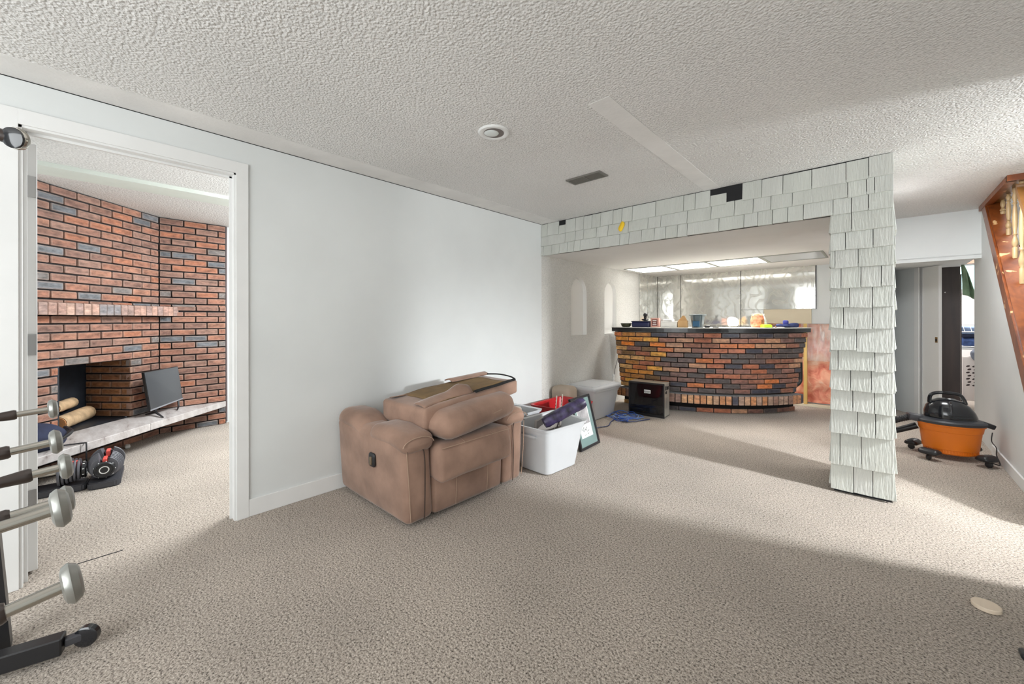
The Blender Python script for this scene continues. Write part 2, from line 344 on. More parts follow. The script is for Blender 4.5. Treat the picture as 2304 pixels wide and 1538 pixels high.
def rbox(bm, c, s, r, n=6, puff=0.0, fn=None, wob=0.0, R=None):
    c = V(c); h = [x / 2 for x in s]
    def line(k):
        rr = min(r, h[k] * 0.98); a = h[k] - rr
        L = [-h[k], -h[k] + rr * 0.25, -h[k] + rr * 0.6, -a] + [-a + 2 * a * i / n for i in range(1, n)] + [a, h[k] - rr * 0.6, h[k] - rr * 0.25, h[k]]
        return L
    ls = [line(k) for k in range(3)]; new = []
    for k in range(3):
        i, j = (k + 1) % 3, (k + 2) % 3
        for sg in (-1, 1):
            grid = []
            for x in ls[i]:
                row = []
                for y in ls[j]:
                    q = [0, 0, 0]; q[k] = sg * h[k]; q[i] = x; q[j] = y; q = V(q)
                    inn = V([max(-(h[m] - min(r, h[m] * 0.98)), min(h[m] - min(r, h[m] * 0.98), q[m])) for m in range(3)])
                    d = q - inn; rr = V([min(r, h[m] * 0.98) for m in range(3)])
                    if d.length > 1e-9:
                        dn = d.normalized(); pos = inn + V([dn[m] * rr[m] for m in range(3)])
                    else: pos = q
                    pos[k] += sg * puff * (1 - (x / h[i]) ** 2) * (1 - (y / h[j]) ** 2)
                    if wob: pos += V(noise.noise_vector((pos + c) * 6)) * wob
                    if fn: pos = V(fn(pos))
                    if R is not None: pos = R @ pos
                    v = bm.verts.new(pos + c); row.append(v); new.append(v)
                grid.append(row)
            for a in range(len(grid) - 1):
                for b in range(len(grid[0]) - 1):
                    bm.faces.new((grid[a][b], grid[a + 1][b], grid[a + 1][b + 1], grid[a][b + 1]))
    bmesh.ops.remove_doubles(bm, verts=new, dist=1e-5)
def boolean(o, cutters):
    for cu in cutters:
        md = o.modifiers.new('cut', 'BOOLEAN'); md.object = cu; md.operation = 'DIFFERENCE'; md.solver = 'EXACT'
    bpy.context.view_layer.update()
    ev = o.evaluated_get(bpy.context.evaluated_depsgraph_get()); me = D.meshes.new_from_object(ev)
    o.modifiers.clear(); old = o.data; o.data = me; D.meshes.remove(old)
    for cu in cutters:
        D.objects.remove(cu)

# ------------------------------------------------------------------ room shell
CE, XL, YB, YK, XR, ZS, XF = 2.295, -2.846, 3.60, 6.84, 0.75, 1.94, -5.59
struct('floor', mk((-6.6, -3.1, -0.12), (3.0, 9.4, 0)), CARPET)
# ceiling with the stairwell opening
bm = BM(); b2(bm, (-2.90, -3.1, CE), (0.75, 7.5, CE + 0.1)); b2(bm, (0.75, -3.1, CE), (3.0, 4.82, CE + 0.1)); b2(bm, (0.75, 6.05, CE), (3.0, 7.5, CE + 0.1)); b2(bm, (1.75, 4.82, CE), (3.0, 6.05, CE + 0.1))
struct('ceiling', bm, CEIL)
struct('ceiling_fireplace_room', mk((-6.6, -3.1, CE), (-2.90, 4.2, CE + 0.1)), CEIL2)
struct('ceiling_laundry', mk((-0.2, 7.5, CE), (3.0, 9.4, CE + 0.1)), WALL)
# left wall with doorway
o = struct('wall_left', mk((XL - 0.10, -3.1, 0), (XL, YB - 0.01, CE - 0.006)), WALL)
cu = obj('cut', mk((XL - 0.3, -0.188, -0.1), (XL + 0.3, 0.635, 2.087)), WALL); boolean(o, [cu])
o = struct('wall_left_alcove', mk((XL - 0.10, YB - 0.01, 0), (XL, 7.4, CE)), [STUCCO, NICHE])
cuts = []
for y0, y1 in ((4.187, 4.548), (5.013, 5.362)):
    r = (y1 - y0) / 2; ym = (y0 + y1) / 2
    pts = [(y0, 1.0), (y1, 1.0)] + [(ym + r * math.cos(a), 1.735 - r + r * math.sin(a)) for a in [PI * i / 14 for i in range(15)]]
    bm = BM(); prism(bm, pts, XL - 0.055, XL + 0.1, 'X'); cuts.append(obj('cut', bm, WALL))
boolean(o, cuts)
for p in o.data.polygons:
    if p.center.x < XL - 0.02 and p.center.x > XL - 0.07 and 4.0 < p.center.y < 5.5: p.material_index = 1
struct('trim_1', mk((-1.085, 1.75, CE - 0.0016), (-0.965, YB, CE + 0.01)), TAPE)
struct('trim_2', mk((XL, -3.1, CE - 0.0015), (-2.63, YB, CE + 0.01)), TAPE)
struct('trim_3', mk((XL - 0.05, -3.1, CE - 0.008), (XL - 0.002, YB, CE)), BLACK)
struct('trim_4', mk((-4.47, -3.0, CE - 0.03), (-4.21, 4.1, CE + 0.01)), TAPE2)
# right side: wall near the camera, landing, understair wall
struct('wall_right_front', mk((0.95, -3.1, 0), (1.05, 3.02, CE)), WALL)
bm = BM(); prism(bm, [(3.72, 0), (6.45, 0), (6.45, CE), (5.93, CE), (4.45, 0.79)], XR, XR + 0.09, 'X'); struct('wall_right', bm, WALL)
struct('wall_landing', mk((2.6, 2.2, 0), (2.7, 7.5, 4.6)), WALL)
struct('wall_landing_side', mk((1.05, 2.2, 0), (2.6, 2.3, CE)), WALL)
bm = BM(); b2(bm, (1.75, 3.75, 0), (1.83, 7.4, 4.6)); b2(bm, (1.83, 4.2, 0), (2.6, 4.28, CE)); struct('wall_stairs', bm, WALL)
bm = BM(); b2(bm, (0.70, 4.72, CE + 0.1), (1.83, 4.82, 4.6)); b2(bm, (0.68, 4.72, CE + 0.1), (0.76, 7.5, 4.6)); b2(bm, (0.68, 7.4, CE + 0.1), (1.83, 7.5, 4.6)); struct('wall_upstairs', bm, WALL)
struct('ceiling_upstairs', mk((0.6, 4.7, 4.6), (2.7, 7.6, 4.7)), WALL)
struct('wall_rear', mk((XL - 0.1, -3.2, 0), (1.05, -3.1, CE)), WALL)
# back wall of the bar alcove, with the stripped stud bay
o = struct('wall_back', mk((XL - 0.1, YK, 0), (0.06, YK + 0.11, CE)), WALL)
cu = obj('cut', mk((-1.20, YK - 0.2, -0.1), (-0.27, YK + 0.06, 1.138)), WALL); boolean(o, [cu])
struct('wall_back_side', mk((0.06, YK, 0), (0.14, 7.40, CE)), WALL)
# diagonal wall with the pocket doorway
D0, D1 = V((0.12, 7.40, 0)), V((0.80, 6.42, 0)); dt = (D1 - D0).normalized(); dn = V((-dt.y, dt.x, 0)) * -1
if dn.y > 0: dn = -dn
LD = (D1 - D0).length
def dp(s, d, z): q = D0 + dt * s - dn * d; return (q.x, q.y, z)
def dbox(bm, s0, s1, d0, d1, z0, z1):
    hexa(bm, [dp(s0, d0, z0), dp(s1, d0, z0), dp(s1, d1, z0), dp(s0, d1, z0), dp(s0, d0, z1), dp(s1, d0, z1), dp(s1, d1, z1), dp(s0, d1, z1)])
S0 = 0.44
bm = BM(); dbox(bm, 0, S0, 0, 0.10, 0, 1.85); dbox(bm, 1.125, LD, 0, 0.10, 0, 1.85); dbox(bm, 0, LD, 0, 0.10, 1.85, CE); struct('wall_diagonal', bm, WALL)
struct('wall_laundry', mk((-0.2, 9.3, 0), (3.0, 9.4, CE)), M('pale_pink_wall', (0.80, 0.76, 0.74), 0.7))
bm = BM(); b2(bm, (-0.2, 7.4, 0), (-0.1, 9.3, CE)); b2(bm, (2.6, 7.4, 0), (2.7, 9.3, CE)); struct('wall_laundry_side', bm, WALL)
# fireplace room walls
struct('wall_fireplace_side', mk((-6.6, -0.47, 0), (XL - 0.1, -0.37, CE)), WALL)
struct('wall_fireplace_end', mk((-6.6, 4.1, 0), (XL - 0.1, 4.2, CE)), WALL)
struct('wall_fireplace_back', mk((-5.74, 1.165, 0), (-5.64, 4.1, CE)), WALL)
# low ceiling of the alcove
struct('ceiling_alcove', mk((XL, YB + 0.05, ZS), (0.055, YK, CE)), SOFT)
# header over the laundry door
bm = BM(); b2(bm, (0.06, 6.05, 1.84), (XR, 7.4, CE)); b2(bm, (0.06, 6.05, 1.806), (XR, 6.09, 1.85)); struct('wall_header', bm, WALL)
# door casings and baseboards
t = thing('door_1', None, None, (XL, 0.18, 0), kind='structure')
bm = BM(); b2(bm, (XL, 0.635, 0), (XL + 0.014, 0.697, 2.155), 0.0006); obj('casing', bm, TRIM, t)
bm = BM(); b2(bm, (XL, -0.252, 0), (XL + 0.014, -0.188, 2.155), 0.0006); obj('casing', bm, TRIM, t)
bm = BM(); b2(bm, (XL, -0.188, 2.087), (XL + 0.014, 0.635, 2.155), 0.0006); obj('head_casing', bm, TRIM, t)
bm = BM(); b2(bm, (XL - 0.105, 0.625, 0), (XL + 0.004, 0.637, 2.087)); b2(bm, (XL - 0.06, 0.613, 0), (XL - 0.045, 0.625, 2.075)); obj('jamb', bm, TRIM, t)
bm = BM(); b2(bm, (XL - 0.105, -0.190, 0), (XL + 0.004, -0.178, 2.087)); b2(bm, (XL - 0.06, -0.178, 0), (XL - 0.045, -0.166, 2.075)); obj('jamb', bm, TRIM, t)
bm = BM(); b2(bm, (XL - 0.105, -0.190, 2.077), (XL + 0.004, 0.637, 2.089)); b2(bm, (XL - 0.06, -0.178, 2.065), (XL - 0.045, 0.625, 2.077)); obj('head_jamb', bm, TRIM, t)
# the door leaf swung into the fireplace room; only its hinge edge faces us
Rd = Matrix.Rotation(math.radians(8), 3, 'Z')
bm = BM(); box(bm, V((XL - 0.115, -0.157, 1.03)) + Rd @ V((-0.39, 0, 0)), (0.78, 0.036, 2.03), Rd, 0.002); leaf = obj('door_leaf', bm, TRIM, t)
for z in (1.84, 1.09, 0.35):
    bm = BM(); box(bm, V((XL - 0.1125, -0.157, z)), (0.003, 0.028, 0.10), Rd); tube(bm, [(XL - 0.106, -0.176, z - 0.05), (XL - 0.106, -0.176, z + 0.05)], 0.006, 8); obj('hinge', bm, STEEL, leaf, smooth=True)
bm = BM(); tube(bm, [(-2.915, -0.06 + 0.03 * k, 0.0008 + 0.0006 * (k % 2)) for k in range(8)], 0.0022, 5); struct('trim_5', bm, BLACK)
struct('baseboard_left', mk((XL, 0.697, 0), (XL + 0.012, YB, 0.105), 0.002), TRIM)
struct('baseboard_right', mk((XR - 0.012, 3.75, 0), (XR, 5.50, 0.085), 0.002), TRIM)

# ------------------------------------------------------------------ shingled beam and column
ZR = [2.295, 2.147, 2.041, 1.930, 1.803, 1.680, 1.560, 1.417, 1.285, 1.140, 0.985, 0.852, 0.712, 0.575, 0.412, 0.197, 0.020]
JB = [[-2.846, -2.757, -2.60, -2.512, -2.381, -2.279, -2.179, -2.078, -1.939, -1.843, -1.734, -1.507, -1.257, -1.159, -1.040, -0.915, -0.801, -0.666, -0.529, -0.355, -0.165, -0.048, 0.075],
      [-2.846, -2.512, -2.381, -2.279, -2.124, -1.993, -1.773, -1.578, -1.458, -1.225, -1.032, -0.857, -0.724, -0.606, -0.471, -0.156, -0.059, -0.019, 0.073],
      [-2.846, -2.818, -2.698, -2.590, -2.481, -2.40, -2.320, -2.088, -1.866, -1.768, -1.643, -1.518, -1.415, -1.309, -1.225, -0.972, -0.788, -0.693, -0.596, -0.500, -0.404, -0.235, -0.137, -0.05, 0.073]]
JC = [[-0.137], [-0.168, -0.027], [-0.225, -0.102], [-0.192, -0.088, 0.013], [-0.147, -0.03], [-0.18, -0.03], [-0.111], [-0.209, -0.019], [-0.142, -0.037], [-0.131, -0.022], [-0.107, -0.016], [-0.199, -0.088], [-0.127, -0.03]]
shc = [(0.600, 0.612, 0.566), (0.615, 0.625, 0.585), (0.585, 0.595, 0.55), (0.61, 0.615, 0.575)]
def shingle(parent, mt, wd, hh, drop=0.0, t=0.011, jl=0.0, jr=0.0, kick=0.013):
    # a tapered cedar shingle: local x width, y outwards, z up; butt at z=0
    top = hh + 0.02; g = 0.0017
    bm = BM(); x0, x1 = g, wd - g
    hexa(bm, [(x0, 0.003, jl), (x1, 0.003, jr), (x1, 0.003 + kick + t, jr), (x0, 0.003 + kick + t, jl),
              (x0, 0.001, top), (x1, 0.001, top), (x1, 0.006, top), (x0, 0.006, top)])
    bmesh.ops.bevel(bm, geom=list(bm.edges), offset=0.0012, segments=1, affect='EDGES')
    o = obj('shingle', bm, SHING, parent, local=True)
    o.matrix_basis = mt; o.color = (*random.choice(shc), 1); return o
beam = thing('beam', 'painted wood shingle beam over the bar alcove opening with dark missing patches', None, (0, 0, 0), kind='structure')
obj('backing', mk((XL, YB, ZS), (0.055, YB + 0.06, CE)), BLACK, beam)
FR = Matrix.Rotation(PI, 4, 'Z')      # outward = -Y
for r in range(3):
    js = JB[r]
    for a, b in zip(js, js[1:]):
        z0, z1 = ZR[r + 1], ZR[r]; hh = z1 - z0
        if r == 0 and abs(a + 0.915) < 0.01: continue          # the missing shingle
        if r == 0:
            top = CE - 0.006
            if abs(a + 1.040) < 0.01: top -= 0.050
            if abs(a + 2.60) < 0.01: top -= 0.045
            hh = top - z0 - 0.02
        shingle(beam, Matrix.Translation((b, YB - 0.001, z0 + random.uniform(-0.003, 0.003))) @ FR, b - a, hh, jl=random.uniform(-.002, .003), jr=random.uniform(-.002, .003), t=random.uniform(0.007, 0.012) if r else 0.006)
        if r == 0 and abs(a + 2.60) < 0.01: pass
blob = BM(); lathe(blob, [(0.002, -0.012), (0.020, -0.010), (0.030, -0.002), (0.026, 0.006), (0.012, 0.012), (0.001, 0.014)], 14)
for v in blob.verts: v.co.y *= 1.55; v.co.x += 0.008 * math.sin(v.co.y * 60); v.co.y += 0.006 * math.sin(v.co.x * 90)
o = obj('foam_blob', blob, YELLOW, None, smooth=True); o.matrix_world = Matrix.Translation((-1.842, YB - 0.028, 2.108)) @ Matrix.Rotation(PI/2, 4, 'X')
tag(o, 'small yellow blob of foam stuck on the shingled beam', 'foam')
XC0, XC1, YC1 = -0.245, 0.072, 4.10
col = thing('column', 'square column clad in painted wood shingles at the right end of the beam', None, (0, 0, 0), kind='structure')
obj('backing', mk((XC0 + 0.012, YB + 0.004, 0), (XC1 - 0.012, YC1, ZS)), BLACK, col)
for r in range(3, 16):
    z0, z1 = ZR[r + 1], ZR[r]; hh = z1 - z0
    js = [XC0 - 0.006] + JC[r - 3] + [XC1 + 0.002]
    for a, b in zip(js, js[1:]):
        shingle(col, Matrix.Translation((b, YB - 0.001, z0 + random.uniform(-0.003, 0.003))) @ FR, b - a, hh, jl=random.uniform(-.004, .004), jr=random.uniform(-.004, .004))
for side in (0, 1):
    for r in range(0 if side else 3, 16):
        z0, z1 = ZR[r + 1] + random.uniform(-0.02, 0.02), ZR[r] + 0.0
        y = YB + 0.002
        yend = YC1 if r >= 3 else 4.3
        while y < yend - 0.03:
            wd = min(random.uniform(0.10, 0.19), yend - y)
            if side: mt = Matrix.Translation((XC1 - 0.004 if r >= 3 else 0.055, y + wd, z0)) @ Matrix.Rotation(-PI/2, 4, 'Z')
            else: mt = Matrix.Translation((XC0 + 0.004, y, z0)) @ Matrix.Rotation(PI/2, 4, 'Z')
            hh = max(z1 - z0, 0.05)
            if r == 0: hh -= 0.03
            shingle(col if r >= 3 else beam, mt @ Matrix.Rotation(random.uniform(-0.01, 0.015), 4, 'Y'), wd, hh, t=random.uniform(0.004, 0.013), kick=0.006); y += wd

# ------------------------------------------------------------------ ceiling fittings
t = thing('downlight', 'round white recessed ceiling light with a pale bulb', 'ceiling light', (-1.644, 1.632, CE))
bm = BM(); lathe(bm, [(0.058, -0.006), (0.070, -0.011), (0.086, -0.009), (0.093, -0.002), (0.093, 0.0), (0.058, 0.0)], 36, Matrix.Translation((-1.644, 1.632, CE)), cap=False); obj('trim_ring', bm, TRIM, t, smooth=True)
bm = BM(); lathe(bm, [(0.0578, -0.0075), (0.0578, -0.0055)], 36, Matrix.Translation((-1.644, 1.632, CE)));
bm2 = BM(); lathe(bm2, [(0.001, -0.014), (0.02, -0.0135), (0.034, -0.012), (0.042, -0.0085), (0.043, -0.007)], 30, Matrix.Translation((-1.655, 1.622, CE))); 
obj('socket', bm, M('socket_grey', (0.16, 0.13, 0.12), 0.5), t); obj('bulb', bm2, M('bulb_glass', (0.74, 0.78, 0.77), 0.3), t, smooth=True)
t = thing('ceiling_vent', 'dark slotted metal air vent in the ceiling', 'air vent', (-1.65, 2.64, CE))
obj('backing', mk((-1.79, 2.585, CE - 0.003), (-1.51, 2.695, CE + 0.001)), BLACK, t)
VENT = M('bronze_metal', (0.22, 0.21, 0.19), 0.45, metal=0.5)
bm = BM()
for lo, hi in (((-1.80, 2.575, CE - 0.010), (-1.50, 2.588, CE)), ((-1.80, 2.692, CE - 0.010), (-1.50, 2.705, CE)), ((-1.80, 2.588, CE - 0.010), (-1.783, 2.692, CE)), ((-1.517, 2.588, CE - 0.010), (-1.50, 2.692, CE)), ((-1.655, 2.588, CE - 0.009), (-1.645, 2.692, CE))): b2(bm, lo, hi)
obj('frame', bm, VENT, t)
me = None
for i in range(26):
    x = -1.778 + i * 0.0102
    if abs(x + 1.65) < 0.008: continue
    if me is None:
        bm = BM(); box(bm, (0, 0, 0), (0.003, 0.104, 0.006), Matrix.Rotation(0.5, 3, 'Y')); o = obj('slat', bm, VENT, t, local=True); me = o.data
    else:
        o = D.objects.new('slat', me); C.objects.link(o); o.parent = t
    o.location = (x + 1.65, 0, -0.006)
FRAMEM = M('panel_frame', (0.32, 0.33, 0.29), 0.5)
for i, (x0, x1) in enumerate(((-2.737, -2.185), (-2.164, -1.642), (-1.624, -1.044), (-1.024, -0.450))):
    lab = ['lit flat ceiling light panel nearest the white stucco wall', 'lit ceiling light panel, second out from the stucco wall', 'lit ceiling light panel beside the unlit grey one', 'unlit grey ceiling light panel next to the shingled column'][i]
    t = thing('ceiling_light', lab, 'ceiling light', ((x0 + x1) / 2, 5.71, ZS), group='light panels in the low alcove ceiling')
    obj('diffuser', mk((x0 + 0.008, 5.415, ZS - 0.006), (x1 - 0.008, 6.02, ZS + 0.0)), LAMP if i < 3 else LAMPOFF, t)
    bm = BM(); b2(bm, (x0 - 0.010, 5.402, ZS - 0.010), (x1 + 0.010, 5.415, ZS)); b2(bm, (x0 - 0.010, 6.02, ZS - 0.010), (x1 + 0.010, 6.033, ZS)); b2(bm, (x0 - 0.010, 5.415, ZS - 0.010), (x0 + 0.008, 6.02, ZS)); b2(bm, (x1 - 0.008, 5.415, ZS - 0.010), (x1 + 0.010, 6.02, ZS))
    obj('frame', bm, FRAMEM, t)

# ------------------------------------------------------------------ mirrors, plywood, insulation
t = thing('bar_mirror', 'swirl veined mirror panels wrapping the corner behind the bar', 'mirror', (-2.0, YK, 1.5))
for lo, hi in (((XL + .002, 6.121, 1.02), (XL + 0.008, 6.419, ZS)), ((XL + .002, 6.427, 1.02), (XL + 0.008, YK - 0.010, ZS)), ((XL + 0.012, YK - 0.008, 1.02), (-2.448, YK - .002, ZS)), ((-2.440, YK - 0.008, 1.02), (-1.552, YK - .002, ZS)), ((-1.544, YK - 0.008, 1.345), (-0.637, YK - .002, ZS)), ((-1.544, YK - 0.008, 1.02), (-1.25, YK - .002, 1.341))):
    obj('mirror_pane', mk(lo, hi, 0.0015), MIRROR, t)
obj('backing', mk((XL, 6.119, 1.015), (XL + 0.002, YK, ZS)), BLACK, t); obj('backing', mk((XL, YK - .002, 1.343), (-0.636, YK, ZS)), BLACK, t); obj('backing', mk((XL, YK - .002, 1.015), (-1.25, YK, 1.343)), BLACK, t)
t = obj('plywood_board', mk((-1.244, YK - 0.024, 1.138), (-0.68, YK, 1.344), 0.001), PLY); tag(t, 'beige plywood board under the last mirror pane', 'board')
bm = BM(); b2(bm, (-0.634, YK - 0.012, 1.338), (-0.626, YK, ZS)); t = obj('mirror_clip_strip', bm, DGREY); tag(t, 'thin grey metal strip along the mirror edge', 'strip')
# insulation bay
bm = BM(); n = 22; vs = []
for i in range(n + 1):
    row = []
    for j in range(n * 2 + 1):
        x = -1.18 + i / n * 0.89; z = 0.05 + j / (2 * n) * 1.085
        d = noise.noise((x * 7, z * 5, 2.0)) * 0.03 + noise.noise((x * 18, z * 16, 5.0)) * 0.012 - 0.02 * math.sin(z * 14)
        row.append(bm.verts.new((x, YK + 0.035 - d * 0.8 - 0.02, z)))
    vs.append(row)
for i in range(n):
    for j in range(2 * n): bm.faces.new((vs[i][j], vs[i + 1][j], vs[i + 1][j + 1], vs[i][j + 1]))
o = obj('insulation_batt', bm, INSUL, smooth=True, angle=80); tag(o, 'pink fibreglass insulation exposed in the open wall bay behind the bar', 'insulation')
bm = BM(); vs = []
for i in range(13):
    row = []
    for j in range(11):
        x = -0.80 + i / 12 * 0.50; z = 0.63 + j / 10 * 0.51
        row.append(bm.verts.new((x, YK - 0.045 + 0.012 * noise.noise((x * 13, z * 6, 0)), z)))
    vs.append(row)
for i in range(12):
    for j in range(10): bm.faces.new((vs[i][j], vs[i + 1][j], vs[i + 1][j + 1], vs[i][j + 1]))
o = obj('plastic_sheet', bm, FILM, smooth=True, angle=80); md = o.modifiers.new('t', 'SOLIDIFY'); md.thickness = 0.0008
tag(o, 'torn clear plastic vapour sheet hanging over the insulation', 'plastic sheet')
o = obj('wall_stud', mk((-0.765, YK - 0.060, 0.03), (-0.727, YK + 0.02, 1.138), 0.002), PINE); tag(o, 'bare yellow wooden wall stud beside the brick bar end', 'stud')
o = obj('wall_plate', mk((-1.18, YK - 0.055, 0.0), (-0.28, YK + 0.04, 0.034), 0.002), PLY); tag(o, 'wooden floor plate beneath the pink insulation', 'board')
# outlet and its wire on the stucco wall
t = thing('wall_outlet', 'white wall outlet plate low on the stucco wall beside the bar', 'outlet', (XL, 5.27, 0.35))
obj('plate', mk((XL, 5.235, 0.29), (XL + 0.008, 5.305, 0.41), 0.003), TRIM, t); obj('socket', mk((XL + 0.006, 5.255, 0.31), (XL + 0.012, 5.285, 0.34), 0.003), PAPER, t); obj('socket', mk((XL + 0.006, 5.255, 0.36), (XL + 0.012, 5.285, 0.39), 0.003), PAPER, t)
bm = BM(); tube(bm, smoothpts([(XL + 0.012, 5.27, 0.40), (XL + 0.03, 5.27, 0.50), (XL + 0.08, 5.26, 0.66), (XL + 0.12, 5.24, 0.82), (-2.70, 5.18, 0.98), (-2.67, 5.13, 1.06)], 6), 0.0035, 6)
tag(obj('power_cord', bm, BPLAST, smooth=True), 'thin black cord running from the wall outlet up to the bar top', 'cord')

# ------------------------------------------------------------------ fireplace
def brick_mesh(L, Hh, Dd, name):
    bm = BM(); box(bm, (0, Dd / 2, 0), (L, Dd, Hh), None, 0.004, 1)
    for v in bm.verts: v.co += V((random.uniform(-.0012, .0012), random.uniform(-.0015, .0015), random.uniform(-.0012, .0012)))
    return bm
def brick_protos(L, Hh, Dd, mat, k=5):
    out = []
    for i in range(k):
        bm = brick_mesh(L, Hh, Dd, 'brick'); bmesh.ops.recalc_face_normals(bm, faces=bm.faces)
        me = D.meshes.new('brick'); bm.to_mesh(me); bm.free(); me.materials.append(mat); out.append(me)
    return out
def place(me, parent, mt, col, sx=1.0, sz=1.0, name='brick'):
    o = D.objects.new(name, me); C.objects.link(o); o.parent = parent
    if parent in INV: mt = INV[parent] @ mt
    o.matrix_basis = mt @ Matrix.Diagonal((sx, 1, sz, 1)); o.color = (*col, 1); return o
FCOL = [(0.277, 0.122, 0.077), (0.242, 0.110, 0.073), (0.301, 0.142, 0.092), (0.218, 0.111, 0.079), (0.260, 0.127, 0.088), (0.201, 0.106, 0.079), (0.319, 0.125, 0.069), (0.254, 0.142, 0.106)]
FGREY = [(0.14, 0.145, 0.155), (0.115, 0.12, 0.13), (0.17, 0.15, 0.14)]
def fcol(): return random.choice(FGREY) if random.random() < 0.13 else random.choice(FCOL)
PB = (0.206, 0.0703); BL, BH, BD = 0.195, 0.0575, 0.05
PROT = brick_protos(BL, BH, BD, BRICKF)
def brick_row(parent, base, rz, u0, u1, z, half, hcut=1.0, zc=None, flip=1):
    """bricks along local +x of a frame at base rotated rz; outward = local +y"""
    F = Matrix.Translation(base) @ Matrix.Rotation(rz, 4, 'Z')
    u = -PB[0] / 2 if half else 0.0
    while u < u1 - 1e-4:
        a, b = max(u, u0), min(u + PB[0], u1)
        if b - a > 0.03:
            sx = (b - a - (PB[0] - BL)) / BL
            if sx > 0.08:
                place(random.choice(PROT), parent, F @ Matrix.Translation((flip * (a + b) / 2, 0, z)) @ Matrix.Translation((0, random.uniform(-.003, .003) - 0.04, 0)) @ Matrix.Rotation(random.uniform(-.004, .004), 4, 'Y'), fcol(), sx, hcut)
        u += PB[0]
ZH = 0.261; ZLIN = ZH + 8 * PB[1]; ZM0 = 1.247; ZM1 = 1.345
rows = [(ZH - 0.005 - (k + 0.5) * 0.0 - 0.0, 0) for k in range(0)]
RZ = []      # (centre z, height factor)
for k in range(8): RZ.append((ZH + (k + 0.5) * PB[1], 1.0))
for k in range(6): RZ.append((ZLIN + (k + 0.5) * PB[1], 1.0))
low = [(0.168, 1.0), (0.0978, 1.0), (0.030, 0.92)]
up = []
z = ZM1 + 0.018; up.append((ZM1 + 0.014, 0.35)); z = ZM1 + 0.032
while z + PB[1] < CE: up.append((z + PB[1] / 2, 1.0)); z += PB[1]
if CE - z > 0.02: up.append(((z + CE) / 2, (CE - z - 0.01) / BH))
BC = V((XF, 0.56, 0)); a45 = math.radians(-45)
fp = thing('fireplace', 'corner brick fireplace with soldier brick mantel and open black firebox', 'fireplace', (-5.2, 0.1, 0))
# local frame: +x runs from the corner toward the doorway side, +y is into the room
UL = 1.285; U0, U1 = 0.333, 0.972
i = 0
for zc, f in low + RZ + up:
    half = i % 2 == 1; i += 1
    if ZH < zc < ZLIN:
        brick_row(fp, BC, a45, 0.004, U0, zc, half, f); brick_row(fp, BC, a45, U1, UL, zc, half, f)
    else: brick_row(fp, BC, a45, 0.004, UL, zc, half, f)
F45 = Matrix.Translation(BC) @ Matrix.Rotation(a45, 4, 'Z')
bm = BM()
for lo, hi in (((0, -0.06, 0), (U0 - 0.035, -0.012, CE)), ((U1, -0.06, 0), (UL, -0.012, CE)), ((U0, -0.06, 0), (U1, -0.012, ZH - 0.004)), ((U0, -0.06, ZLIN), (U1, -0.012, CE))): b2(bm, lo, hi)
b2(bm, (0.0, -0.06, ZM0 + 0.004), (1.28, 0.10, ZM1 - 0.004))
bm.transform(F45); obj('mortar', bm, MORTAR, fp)
# mantel: a row of soldier bricks
SOLD = brick_protos(0.0625, 0.096, 0.10, BRICKF, 4)
SC = [(0.40, 0.24, 0.185), (0.36, 0.215, 0.17), (0.42, 0.27, 0.21), (0.30, 0.20, 0.17), (0.20, 0.185, 0.19), (0.36, 0.19, 0.135), (0.30, 0.205, 0.18)]
u = -0.118
while u < UL - 0.02:
    place(random.choice(SOLD), fp, F45 @ Matrix.Translation((u + 0.034, 0.017 + random.uniform(-.002, .002), (ZM0 + ZM1) / 2)), random.choice(SC)); u += 0.0665
# firebox
P0, P1 = V((-5.355, 0.335, 0)), V((-5.715, 0.035, 0)); q = P1 - P0; ang = math.atan2(q.y, q.x); LQ = q.length
for k in range(8):
    zc = ZH + (k + 0.5) * PB[1]; half = k % 2
    Fm = Matrix.Translation(P0) @ Matrix.Rotation(ang, 4, 'Z')
    u = -0.103 if half else 0.0
    while u < LQ:
        a, b = max(u, 0.0), min(u + PB[0], LQ)
        if b - a > 0.03:
            place(random.choice(PROT), fp, Fm @ Matrix.Translation(((a + b) / 2, -0.046, zc)), random.choice([(0.30, 0.13, 0.055), (0.26, 0.11, 0.05), (0.34, 0.15, 0.06), (0.20, 0.10, 0.055)]), (b - a - 0.011) / BL)
        u += PB[0]
P3 = V((-4.903, -0.117, 0)); P2 = P1 + (P3 - P0) * 0.62; uq = q.normalized(); nq = V((-uq.y, uq.x, 0))
Pa = P1 - (P2 - P1).normalized() * 0.08
bm = BM(); hexa(bm, [(Pa.x, Pa.y, ZH), (P2.x, P2.y, ZH), (P2.x - .04, P2.y - .04, ZH), (Pa.x - .04, Pa.y - .04, ZH), (Pa.x, Pa.y, 0.95), (P2.x, P2.y, 0.95), (P2.x - .04, P2.y - .04, 0.95), (Pa.x - .04, Pa.y - .04, 0.95)]); obj('firebox_back', bm, SOOT, fp)
bm = BM(); hexa(bm, [(P2.x, P2.y, ZH), (P3.x, P3.y, ZH), (P3.x + .02, P3.y - .05, ZH), (P2.x, P2.y - .05, ZH), (P2.x, P2.y, 0.95), (P3.x, P3.y, 0.95), (P3.x + .02, P3.y - .05, 0.95), (P2.x, P2.y - .05, 0.95)]); obj('firebox_cheek', bm, SOOT, fp)
bm = BM(); prism(bm, [(P0.x - .06, P0.y - .02), (P3.x - .06, P3.y - .02), (P2.x - .03, P2.y - .03), (Pa.x - .03, Pa.y)], 0.93, 0.96); obj('firebox_lid', bm, SOOT, fp)
bm = BM(); prism(bm, [(P0.x, P0.y), (P3.x, P3.y), (P2.x, P2.y - .03), (Pa.x - .03, Pa.y)], ZH - 0.03, ZH - 0.002); obj('firebox_floor', bm, SOOT, fp)
def fm(u, d): p = P0 + uq * u - nq * d; return (p.x, p.y)
